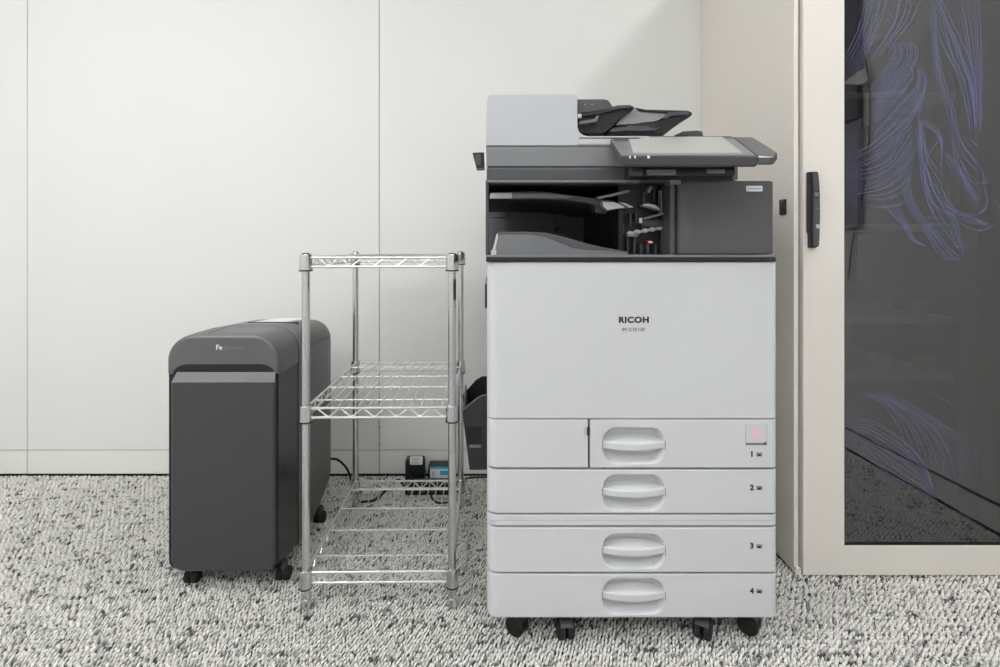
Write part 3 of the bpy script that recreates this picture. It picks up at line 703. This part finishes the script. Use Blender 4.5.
b = NB(); x0, x1 = PX(258, 1.5), PX(290, 1.5); loft(b, [[(x, y, topz(y)-.004) for x, y in ((x0, 1.48), (x1, 1.48), (x1+.02, 1.60), (x0+.02, 1.60))], [(x, y, topz(y)+.001) for x, y in ((x0, 1.48), (x1, 1.48), (x1+.02, 1.60), (x0+.02, 1.60))]])
o = obj('top_sticker', b, M_label, shr); o['label'] = 'white instruction sticker'
b = NB(); box(b, xR-.001, xR+.0008, 1.365, 1.62, PZ(352, 1.36)-.001, PZ(352, 1.36)+.0006); obj('side_seam', b, M_blk, shr)
b = NB(); cyl(b, (xR+.0005, 1.385, PZ(358, 1.385)), 'X', .004, .002, 14); obj('side_button', b, M_blk, shr)
for px, py, Y, sx in ((193, 576.5, 1.265, .030), (284, 575, 1.275, .020), (320, 521, 1.54, .018), (262, 522, 1.54, .02)):
    b = NB(); x = PX(px, Y)
    for s in (-1, 1): cyl(b, (x+s*.0085, Y, .0165), 'X', .0165, .0145, 24, .002)
    e = obj('caster', b, M_blkr, shr)
    b = NB(); cyl(b, (x, Y, .036), 'Z', .009, .024, 16); box(b, x-.003, x+.003, Y-.010, Y+.010, .014, .034, .001); obj('caster_stem', b, M_tyre, e)

# ------------------------------------------------------------------ wire rack
yaw = math.radians(.8)
YF, D_, W_ = 1.175, .459, .3336
rx0 = PX(305.8, YF)
rack = thing('wire_rack', 'chrome three tier wire shelving rack between the shredder and the copier', 'wire rack', (rx0, YF, 0), yaw)
for (x, y) in ((0, 0), (W_, 0), (0, D_), (W_, D_)):
    b = NB(); lathe(b, (x, y, .0), [(.0085, .020), (.0092, .022), (.0092, .800), (.0088, .801)], 24)
    for k in range(7, 31): lathe(b, (x, y, k*.0254), [(.0088, -.0008), (.00945, -.0004), (.00945, .0004), (.0088, .0008)], 20)
    p = obj('post', b, M_chr, rack)
    b = NB(); lathe(b, (x, y, 0), [(.0105, 0), (.012, .003), (.011, .018), (.0095, .0215), (.006, .022)], 20); obj('foot', b, M_chr, p)
    b = NB(); lathe(b, (x, y, 0), [(.0090, .7995), (.0100, .801), (.0096, .806), (.007, .8085)], 20); obj('post_cap', b, M_blkr, p)
def shelf(zu, zl, wavy):
    r = .0030; b = NB()
    cr = .012
    for y in (0, D_):
        tube(b, [(cr, y, zu), (W_-cr, y, zu)], r, 10); tube(b, [(cr, y, zl), (W_-cr, y, zl)], r, 10)
    for x in (0, W_):
        tube(b, [(x, cr, zu), (x, D_-cr, zu)], r, 10); tube(b, [(x, cr, zl), (x, D_-cr, zl)], r, 10)
    sh_ = obj('shelf', b, M_wire, rack)
    b = NB(); rw = .0023 if wavy else .0019; mid = (zu+zl)/2; amp = (zu-zl)/2-.0012
    def wave(L, f):
        per = .052; n = max(8, int(L/per*12)); out = []
        for i in range(n+1):
            s = i/n*L; ph = s/per*2*math.pi+.9
            w = math.sin(ph) if wavy else 2/math.pi*math.asin(math.sin(ph))
            if not wavy: w = .8*w+.2*math.sin(ph)
            out.append(f(s, mid+amp*w))
        return out
    L1 = W_-2*.02; L2 = D_-2*.02
    for y in (0, D_): tube(b, wave(L1, lambda s, z: (.02+s, y, z)), rw, 6)
    for x in (0, W_): tube(b, wave(L2, lambda s, z: (x, .02+s, z)), rw, 6)
    obj('truss_wire', b, M_wire, sh_)
    b = NB(); n = 13
    for i in range(n):
        x = .012+(W_-.024)*(i+.5)/n
        tube(b, [(x, -.001, zu+.003), (x, D_+.001, zu+.003)], .0013, 6)
    for i in range(1, 4 + 1):
        y = .0626+(i-1)*.1125
        if y < D_-.01: tube(b, [(-.001, y, zu+.0001), (W_+.001, y, zu+.0001)], .0022, 8)
    obj('deck_wire', b, M_wire, sh_)
    for (x, y) in ((0, 0), (W_, 0), (0, D_), (W_, D_)):
        b = NB(); zt_, zb_ = zu+.0075, zl-.0085
        lathe(b, (x, y, 0), [(.0097, zb_), (.0150, zb_+.001), (.0140, zt_-.003), (.0128, zt_), (.0094, zt_)], 24)
        cl = obj('collar', b, M_chr, sh_)
        b = NB(); lathe(b, (x, y, 0), [(.0095, zb_-.0025), (.0152, zb_-.002), (.0155, zb_+.001), (.0095, zb_+.001)], 24); obj('sleeve', b, M_blkr, sh_)
shelf(.7980, .7775, False); shelf(.4545, .4330, False); shelf(.0797, .0560, True)

# ------------------------------------------------------------------ right cabinet
GY = 1.284
cabn = thing('storage_cabinet', 'tall warm white storage cabinet with tinted glass door at the right of the copier', 'cabinet')
cx0, cx1, ch = .7635, 1.385, 1.86
b = NB()
box(b, cx0, cx0+.012, GY+.010, WY-.002, .006, ch, .0012, 1)
box(b, cx1-.018, cx1, GY+.024, WY-.002, .006, ch, .001, 1)
box(b, cx0+.012, cx1-.018, GY+.024, WY-.002, ch-.02, ch); box(b, cx0+.012, cx1-.018, GY+.024, WY-.002, .012, .03)
carc = obj('carcass', b, M_cab, cabn)
b = NB(); box(b, cx0+.012, PX(806, GY), GY+.020, GY+.030, .01, ch); obj('hinge_recess', b, M_cabd, cabn)
b = NB(); box(b, cx0+.0125, cx1-.019, WY-.02, WY-.004, .03, ch-.02)
box(b, cx0+.0125, cx0+.014, GY+.032, WY-.02, .03, ch-.02); box(b, cx1-.0195, cx1-.018, GY+.032, WY-.02, .03, ch-.02); box(b, cx0+.0125, cx1-.019, GY+.032, WY-.02, .0305, .033); obj('lining', b, M_int, cabn)
b = NB(); box(b, cx0+.0005, cx0+.003, GY+.05, WY-.02, -.0, .0058); box(b, cx0+.001, cx1, GY+.01, GY+.04, .0, .0058); obj('plinth', b, M_blk, cabn)
b = NB(); box(b, PX(794.2, GY+.01), PX(800, GY+.01), GY+.004, GY+.02, .001, .020, .002); obj('levelling_foot', b, M_cab, cabn)
# door frame with opening
dx0c, dx1c, dz0, dz1 = PX(803.3, GY), cx1, .0035, ch-.002
gx0, gx1, gz0, gz1 = PX(844.6, GY), cx1-.075, PZ(546, GY), ch-.11
def ring(bm, o, i_, y0, y1, bev=.002):
    def rect(r, k): return [(r[0]+k, r[2]+k), (r[1]-k, r[2]+k), (r[1]-k, r[3]-k), (r[0]+k, r[3]-k)]
    seq = [(rect(i_, 0), y1), (rect(i_, 0), y0+bev), (rect(i_, -bev*.3), y0+bev*.3), (rect(i_, -bev), y0), (rect(o, bev), y0), (rect(o, bev*.3), y0+bev*.3), (rect(o, 0), y0+bev), (rect(o, 0), y1)]
    rows = [[bm.verts.new((x, y, z)) for x, z in q] for q, y in seq]
    for a, c in zip(rows, rows[1:]+rows[:1]):
        for k in range(4): bm.faces.new((a[k], a[(k+1) % 4], c[(k+1) % 4], c[k]))
b = NB(); ring(b, (dx0c, dx1c, dz0, dz1), (gx0, gx1, gz0, gz1), GY, GY+.02, .0018)
cdoor = obj('glass_door', b, M_cab, cabn, angle=30)
b = NB(); ring(b, (gx0+.0002, gx1-.0002, gz0+.0002, gz1-.0002), (gx0+.0022, gx1-.0022, gz0+.0022, gz1-.0022), GY+.003, GY+.014, .0005); obj('gasket', b, M_blkr, cdoor)
b = NB(); box(b, gx0+.001, gx1-.001, GY+.008, GY+.013, gz0+.001, gz1-.001); pane = obj('glass_pane', b, M_glass, cdoor, smooth=False)
# handle (long black swing handle)
hx = lambda p: PX(p, GY)
hz = lambda p: PZ(p, GY)
b = NB(); prism(b, [(hx(a), hz(c)) for a, c in ((806.2, 172.6), (814, 172.2), (815.3, 180), (816.6, 195), (816.8, 215), (816.5, 235), (815.8, 246), (812, 248), (807.5, 247.6), (807.2, 234), (806, 232), (806, 200))], GY-.014, GY+.001, .002); hnd = obj('door_handle', b, M_blk, cdoor)
b = NB(); prism(b, [(hx(a), hz(c)) for a, c in ((808, 173.5), (813.6, 173.2), (814.6, 182), (815.2, 191.5), (809, 192))], GY-.019, GY-.013, .0015); prism(b, [(hx(a), hz(c)) for a, c in ((809, 198.5), (815.8, 198.5), (816, 215), (815.6, 235), (814.8, 245.6), (809.2, 246), (809, 230))], GY-.017, GY-.013, .0015); obj('handle_plate', b, M_dk, hnd)
b = NB(); box(b, hx(810), hx(814.5), GY-.018, GY-.01, hz(197.5), hz(193), .001); obj('handle_pivot', b, M_bez, hnd)
b = NB(); cyl(b, (hx(813.2), GY-.0178, hz(226.8)), 'Y', .0058, .003, 20, .0008); lk = obj('key_lock', b, M_chr, hnd)
b = NB(); cyl(b, (hx(812.8), GY-.0172, hz(209)), 'Y', .0022, .002, 12); obj('handle_screw', b, M_bez, hnd)
# catch on the side panel
yb0 = 1.315
b = NB(); box(b, cx0-.006, cx0, 1.325, 1.350, PZ(214.8, 1.34), PZ(199.5, 1.34), .0015); sc1 = obj('side_catch', b, M_blk, cabn)
b = NB(); box(b, cx0-.008, cx0-.005, 1.328, 1.347, PZ(203.5, 1.34), PZ(200.5, 1.34), .0008); obj('catch_tab', b, M_dk, sc1)
# shelves inside
for i, z in enumerate((PZ(227, 1.45), PZ(320, 1.45), PZ(377, 1.45), 1.25)):
    b = NB(); box(b, cx0+.016, PX(956, 1.45), 1.45, WY-.022, z-.010, z+.008, .001, 1); s_ = obj('inner_shelf', b, mat('inner_shelf_pale', (205, 202, 198), .5), cabn)
    b = NB(); box(b, PX(954, 1.45), cx1-.02, 1.452, 1.475, z-.022, z-.010, .001); obj('shelf_bracket', b, M_int, s_)
b = NB(); box(b, PX(956, 1.45), cx1-.02, 1.44, WY-.022, .034, ch-.021); obj('inner_post', b, M_int, cabn)
def cup_profile(): return [(.014, 0), (.016, .001), (.0175, .014), (.0185, .0145), (.0215, .016), (.0255, .037), (.0235, .037), (.020, .018), (.001, .016)]
cups = [(882.5, 320, 'small pale cup on the upper inner shelf of the cabinet, left one'), (920.5, 320, 'small pale cup on the upper inner shelf of the cabinet, right one'),
        (880.5, 377, 'small pale cup on the lower inner shelf of the cabinet, middle one'), (923, 377, 'small pale cup on the lower inner shelf of the cabinet, right one'),
        (846, 377, 'pale cup on the lower inner shelf of the cabinet, half hidden by frame')]
c0 = None
for px, py, lab in cups:
    Y = 1.49; z = PZ(py, 1.45)+.0082
    if c0 is None:
        b = NB(); lathe(b, (0, 0, 0), cup_profile(), 24); c0 = obj('small_cup', b, M_cup); o = c0
    else:
        o = c0.copy(); COL.objects.link(o)
    o.location = (PX(px, Y), Y, z); o.scale = (.95, .95, 1.15); tag(o, lab, 'cup', 'cups inside the glass cabinet')

# line drawing on the pane
def cr(pts, n=10):
    return [(p.x, p.y) for p in smooth_pts([(a, c, 0) for a, c in pts], n)]
art = NB(); ya = GY+.0075
def stroke(pts, w=1.0):
    P = cr(pts); L_, R_ = [], []
    for i, p in enumerate(P):
        a = Vector(P[max(0, i-1)]); c = Vector(P[min(len(P)-1, i+1)]); t = (c-a)
        if t.length < 1e-6: t = Vector((1, 0))
        t.normalize(); nx, ny = -t.y, t.x
        taper = .35+.65*math.sin(math.pi*min(1, max(0, i/(len(P)-1))))**.5
        h = w*.5*taper
        L_.append((p[0]+nx*h, p[1]+ny*h)); R_.append((p[0]-nx*h, p[1]-ny*h))
    def cl(q): return (min(max(PX(q[0], GY), gx0+.0025), gx1-.0025), ya-random_lift, min(max(PZ(q[1], GY), gz0+.0025), gz1-.0025))
    random_lift = .00002*random.random()
    va = [art.verts.new(cl(q)) for q in L_]; vb = [art.verts.new(cl(q)) for q in R_]
    for i in range(len(va)-1):
        try: art.faces.new((va[i], va[i+1], vb[i+1], vb[i]))
        except ValueError: pass
def bundle(A, B, n, w=1.0, jit=.4):
    for k in range(n):
        t = (k+random.uniform(-.25, .25))/max(1, n-1)
        stroke([(a[0]+(b_[0]-a[0])*t+random.uniform(-jit, jit), a[1]+(b_[1]-a[1])*t+random.uniform(-jit, jit)) for a, b_ in zip(A, B)], w*random.uniform(.8, 1.25))
# left feather mass, strokes sweeping down-left
bundle([(845, 60), (860, 30), (870, -5)], [(858, 75), (873, 45), (892, -5)], 7, 1.1)
bundle([(872, 60), (885, 40), (898, 18), (903, -5)], [(890, 52), (900, 38), (915, 18), (924, -5)], 4, 1.1)
bundle([(893, 42), (897, 46), (896, 56), (885, 72), (872, 88)], [(912, 40), (919, 46), (920, 58), (908, 78), (890, 97)], 9, 1.0, .3)
bundle([(908, 60), (915, 68), (915, 78), (902, 96)], [(921, 64), (928, 74), (927, 88), (916, 106)], 3, 1.0, .3)
bundle([(889, 8), (896, 12), (902, 17)], [(884, 12), (890, 18), (896, 23)], 3, .6, .2)
bundle([(874, 95), (890, 78), (903, 60)], [(875, 126), (893, 104), (912, 82)], 8, 1.0, .3)
bundle([(874, 108), (886, 92), (899, 76)], [(877, 152), (900, 128), (926, 98)], 10, 1.0, .3)
bundle([(875, 135), (895, 112), (915, 90), (924, 76)], [(875, 160), (900, 138), (918, 112), (924, 92)], 6, 1.1, .3)
bundle([(846, 158), (870, 146), (888, 132), (905, 118)], [(850, 170), (878, 160), (898, 142), (915, 125)], 4, 1.0, .3)
bundle([(848, 172), (880, 166), (902, 150), (916, 130)], [(852, 196), (885, 188), (905, 172), (918, 152)], 8, 1.0, .3)
bundle([(866, 190), (888, 180), (905, 166), (918, 155)], [(864, 199), (890, 199), (908, 190), (913, 176)], 4, 1.0, .3)
stroke([(866, 205), (885, 207), (903, 204), (915, 198), (922, 190)], 1.0)
bundle([(884, 168), (894, 150), (904, 135)], [(898, 165), (908, 148), (918, 132)], 4, .9, .3)
# long vertical hanging strands right of centre
bundle([(934, -3), (934, 40), (938, 75), (948, 110), (956, 135)], [(939, -3), (940, 40), (945, 70), (954, 100), (962, 128)], 4, 1.2)
bundle([(938, -3), (950, 35), (958, 65), (972, 90), (978, 125)], [(942, -3), (956, 25), (968, 50), (978, 80), (979, 125)], 4, 1.2)
bundle([(958, -3), (966, 30), (972, 60), (978, 95), (979, 130)], [(982, -3), (984, 30), (984, 60), (985, 95), (984, 132)], 6, 1.1, .3)
bundle([(937, 20), (945, 40), (957, 65), (966, 90), (972, 120), (973, 132)], [(946, 10), (958, 35), (968, 60), (975, 85), (978, 110), (979, 130)], 4, 1.1)
bundle([(918, 72), (926, 80), (926, 90), (920, 105), (915, 118)], [(922, 66), (929, 78), (927, 92), (923, 108), (921, 122)], 3, 1.1)
stroke([(957, 88), (955, 102), (954, 116)], 1.1)
# centre spray
bundle([(921, 118), (921, 140), (922, 160), (926, 180), (932, 195)], [(925, 120), (927, 140), (932, 158), (942, 172), (952, 180)], 4, 1.3)
bundle([(922, 120), (932, 127), (940, 134), (944, 145), (944, 170)], [(926, 119), (936, 125), (943, 132), (945, 145), (943, 165)], 3, 1.2)
stroke([(946, 126), (942, 138), (934, 150), (928, 165), (928, 185), (933, 200), (942, 208), (955, 214), (972, 216), (984, 222)], 1.3)
stroke([(930, 172), (936, 190), (948, 205), (965, 213), (980, 214), (990, 205), (988, 190), (985, 178)], 1.3)
bundle([(952, 118), (954, 140), (958, 160), (970, 178), (985, 184), (994, 180)], [(957, 112), (962, 135), (968, 148), (978, 162), (985, 170), (988, 178)], 4, 1.2)
bundle([(958, 130), (966, 148), (975, 158), (982, 164)], [(966, 136), (974, 138), (980, 143), (983, 146)], 3, 1.0)
bundle([(945, 150), (952, 165), (962, 178), (972, 195), (980, 208)], [(951, 152), (960, 165), (970, 180), (980, 195), (985, 200)], 4, 1.2)
bundle([(961, 162), (966, 175), (972, 190), (980, 198), (984, 192)], [(965, 160), (970, 172), (978, 184), (984, 190), (984, 182)], 2, 1.1)
bundle([(920, 130), (922, 160), (928, 190), (938, 215), (952, 235), (962, 250)], [(928, 130), (928, 155), (934, 185), (946, 210), (958, 232), (968, 262)], 3, 1.25)
bundle([(945, 190), (950, 208), (956, 225), (960, 240), (967, 252)], [(950, 190), (955, 208), (960, 225), (963, 240), (967, 256)], 2, 1.1)
bundle([(932, 180), (940, 200), (955, 215), (970, 222), (990, 226)], [(940, 178), (950, 200), (965, 214), (978, 220), (992, 224)], 3, 1.1)
stroke([(948, 212), (962, 222), (978, 230), (990, 229), (999, 222)], 1.2)
# lower sweeping loops
bundle([(902, 178), (906, 195), (914, 215), (928, 235), (938, 252), (946, 261), (954, 257)], [(912, 175), (914, 192), (922, 212), (938, 230), (950, 245), (960, 255), (967, 262)], 5, 1.2)
bundle([(880, 198), (892, 213), (904, 225), (912, 238), (922, 245)], [(898, 190), (903, 210), (910, 226), (918, 240), (930, 247)], 6, .9)
bundle([(925, 218), (935, 217), (945, 217)], [(930, 236), (936, 232), (944, 227)], 4, .9)
stroke([(938, 252), (950, 252), (960, 246), (975, 247), (983, 240), (983, 230)], .9)
bundle([(948, 246), (953, 238), (956, 232)], [(962, 246), (968, 244), (972, 241)], 3, .9)
# lower leaf pair
bundle([(861, 393), (880, 402), (898, 420), (908, 442), (914, 466)], [(893, 392), (925, 412), (955, 432), (978, 460), (987, 500)], 14, .8, .3)
bundle([(845, 418), (875, 422), (905, 440), (925, 462), (936, 490)], [(846, 444), (866, 458), (895, 478), (920, 492), (938, 508)], 12, .8, .3)
stroke([(916, 383), (940, 396), (960, 410), (967, 425), (969, 450), (961, 480), (960, 512)], .7)
stroke([(960, 512), (975, 520), (988, 512)], .7)
bundle([(848, 478), (870, 490), (890, 505), (925, 512)], [(850, 492), (872, 506), (898, 520), (930, 540)], 4, .8)
stroke([(900, 512), (930, 518), (945, 512)], .8)
an = obj('etched_drawing', art, M_etch, pane, smooth=False)
an['kind'] = 'stuff'; an['label'] = 'pale blue line drawing of hanging strands'

# guessed things added on the right wall for unidentified shapes mirrored in the glass
def refl(px, py, x=RX-.008):
    Dp = F*x/(px-VX); return (x, 2*GY-Dp, H-(py-VY)*Dp/F)
b = NB(); tube(b, smooth_pts([refl(a, c) for a, c in ((853, -60), (857, 0), (865, 40), (871, 75), (873, 105), (871.5, 150), (867, 190), (860, 215), (855, 245), (851, 280))], 8), .0022, 8)
tag(obj('wall_cable', b, M_blkr), 'thin black cable hanging down the right wall, mirrored in the cabinet glass', 'cable')
b = NB()
yy0, yy1 = .20, .572
rows = []
for i in range(40):
    y = yy0+(yy1-yy0)*i/39; rows.append([(RX-.012-.006*math.sin(y*190), y, 1.32-.0), (RX-.016-.010*math.sin(y*190), y+.0, 1.1), (RX-.014-.007*math.sin(y*190), y, .90), (RX-.002, y, .90), (RX-.002, y, 1.32)])
loft(b, rows); hc = thing('guessed_cloth', 'guessed grey pleated cloth, added on the right wall to mirror in the cabinet glass', 'cloth')
obj('guessed_drape', b, M_cloth, hc)
b = NB(); box(b, RX-.022, RX-.001, yy0, yy1, 1.33, 1.9, .004); obj('guessed_panel', b, M_dcloth, hc)  # guessed dark panel, added for the dark area in the reflection
b = NB(); q = [refl(a, c, RX-.024) for a, c in ((840, 86), (868, 66), (871.5, 79), (864, 83.5), (845, 82.5), (838, 88))]
loft(b, [[(RX-.026, y, z) for _, y, z in q], [(RX-.0225, y, z) for _, y, z in q]]); o = obj('highlight_standin', b, M_label, hc); o['label'] = 'white piece standing in for a bright highlight'  # added white piece imitating a highlight seen in the glass

# ------------------------------------------------------------------ power strip, adapter, box, cables
Yq = 1.70
def floor_y(py): return H*F/(py-VY)
t = thing('power_strip', 'black power strip lying on the carpet behind the wire rack', 'power strip')
Ys = floor_y(495.5)
b = NB(); box(b, PX(405, Ys), PX(452, Ys), Ys, Ys+.052, .0005, .036, .004); obj('strip_body', b, M_blk, t)
for k in range(4):
    b = NB(); x = PX(411+k*10.5, Ys); prism(b, rr(x-.011, x+.011, .008, .03, .004, 4), Ys-.0015, Ys+.001, .0004)
    o_ = obj('outlet_face', b, M_cav, t)
Yw = 1.815
b = NB(); box(b, PX(407, Yw), PX(425.5, Yw), Yw-.045, Yw, .0005+PZ(476, Yw)*0, PZ(455, Yw), .006)
t = thing('power_adapter', 'black power adapter with pale label standing against the back wall', 'power adapter')
obj('adapter_body', b, M_blk, t); adapter = t
b = NB(); prism(b, rr(PX(410, Yw-.045), PX(422.5, Yw-.045), PZ(464.5, Yw-.045), PZ(456.5, Yw-.045), .003, 4), Yw-.0465, Yw-.044, .0003); al = obj('adapter_label', b, M_label, t)
b = NB(); random.seed(3)
for k in range(5):
    z = PZ(458+k*1.3, Yw-.045); x0 = PX(411+random.random(), Yw-.045); x1 = PX(418+random.random()*4, Yw-.045)
    box(b, x0, x1, Yw-.0472, Yw-.046, z-.0009, z+.0004)
obj('label_print', b, M_bez, al)
t = thing('network_box', 'small black box with cyan and white label beside the power adapter', 'network box')
Yn = 1.80
b = NB(); box(b, PX(428, Yn), PX(452, Yn), Yn, Yn+.05, .0005, PZ(466, Yn), .004); obj('box_body', b, M_blk, t)
b = NB(); box(b, PX(430, Yn), PX(451, Yn), Yn-.001, Yn+.001, PZ(478, Yn), PZ(467.3, Yn), .0004); bl_ = obj('box_label', b, M_label, t)
b = NB(); box(b, PX(429.5, Yn), PX(451.5, Yn), Yn-.0018, Yn, PZ(468.6, Yn), PZ(466.6, Yn)); box(b, PX(440, Yn), PX(448, Yn), Yn-.0018, Yn, PZ(475, Yn), PZ(470.5, Yn), .0004); obj('cyan_stripe', b, M_cyan, bl_)
b = NB(); box(b, PX(432, Yn), PX(435, Yn), Yn-.0018, Yn, PZ(477, Yn), PZ(471, Yn), .0004); obj('pink_stripe', b, M_pink, bl_)
b = NB(); tube(b, smooth_pts([(PX(329, 1.66), 1.655, PZ(458, 1.66)), (PX(338, 1.70), 1.70, PZ(460, 1.70)), (PX(347, 1.72), 1.72, PZ(469, 1.72)), (PX(352, 1.73), 1.73, .03), (PX(355, 1.70), 1.70, .0045), (PX(358, 1.66), 1.66, .0045), (PX(366, floor_y(503)), floor_y(503), .0045), (PX(375, floor_y(501)), floor_y(501), .0045), (PX(386, floor_y(492)), floor_y(492), .0045), (PX(398, floor_y(481)), floor_y(481), .0045), (PX(404, 1.735), 1.735, .016)], 8), .0038, 8)
obj('power_cord', b, M_blkr, shr)
b = NB(); tube(b, smooth_pts([(PX(409, Yw-.03), Yw-.043, .05), (PX(410, 1.75), 1.75, .047), (PX(412, 1.72), 1.715, .050), (PX(420, 1.71), 1.70, .052), (PX(428, 1.71), 1.71, .040), (PX(434, 1.69), 1.72, .045), (PX(440, 1.69), 1.70, .044), (PX(446, 1.72), 1.70, .05)], 8), .0028, 8)
obj('adapter_cord', b, M_blkr, adapter)
b = NB(); tube(b, smooth_pts([(PX(431, Ys), Ys-.006, .02), (PX(432, floor_y(499)), floor_y(499.5), .006), (PX(437, floor_y(503)), floor_y(503.5), .0035), (PX(444, floor_y(504)), floor_y(504), .0035), (PX(450, floor_y(502)), floor_y(502), .0035), (PX(456, floor_y(490)), floor_y(490), .0035), (PX(463, floor_y(481)), floor_y(481), .0035), (PX(474, floor_y(478.5)), floor_y(478.5), .0035), (PX(492, floor_y(478)), floor_y(478), .0035)], 8), .0030, 8)
obj('power_cord', b, M_blkr, cop)

# ------------------------------------------------------------------ camera, world, view
cam = bpy.data.cameras.new('camera'); co = bpy.data.objects.new('camera', cam); COL.objects.link(co)
co.location = (0, 0, H); co.rotation_euler = (math.radians(90), 0, 0)
cam.sensor_width = 36; cam.lens = F*36/1000; cam.shift_x = .010; cam.shift_y = -(333.5-VY)/1000; cam.clip_start = .02
sc.camera = co
w = bpy.data.worlds.new('world'); sc.world = w; w.use_nodes = True
w.node_tree.nodes['Background'].inputs[0].default_value = (.8, .85, .9, 1); w.node_tree.nodes['Background'].inputs[1].default_value = .3
sc.view_settings.view_transform = 'Standard'; sc.view_settings.look = 'None'; sc.view_settings.exposure = 0.46; sc.view_settings.gamma = 1.0
sc.view_settings.use_curve_mapping = False
sc.cycles.use_denoising = True
sc.cycles.max_bounces = 10; sc.cycles.diffuse_bounces = 5; sc.cycles.glossy_bounces = 5; sc.cycles.transparent_max_bounces = 12
sc.cycles.sample_clamp_indirect = 6.0
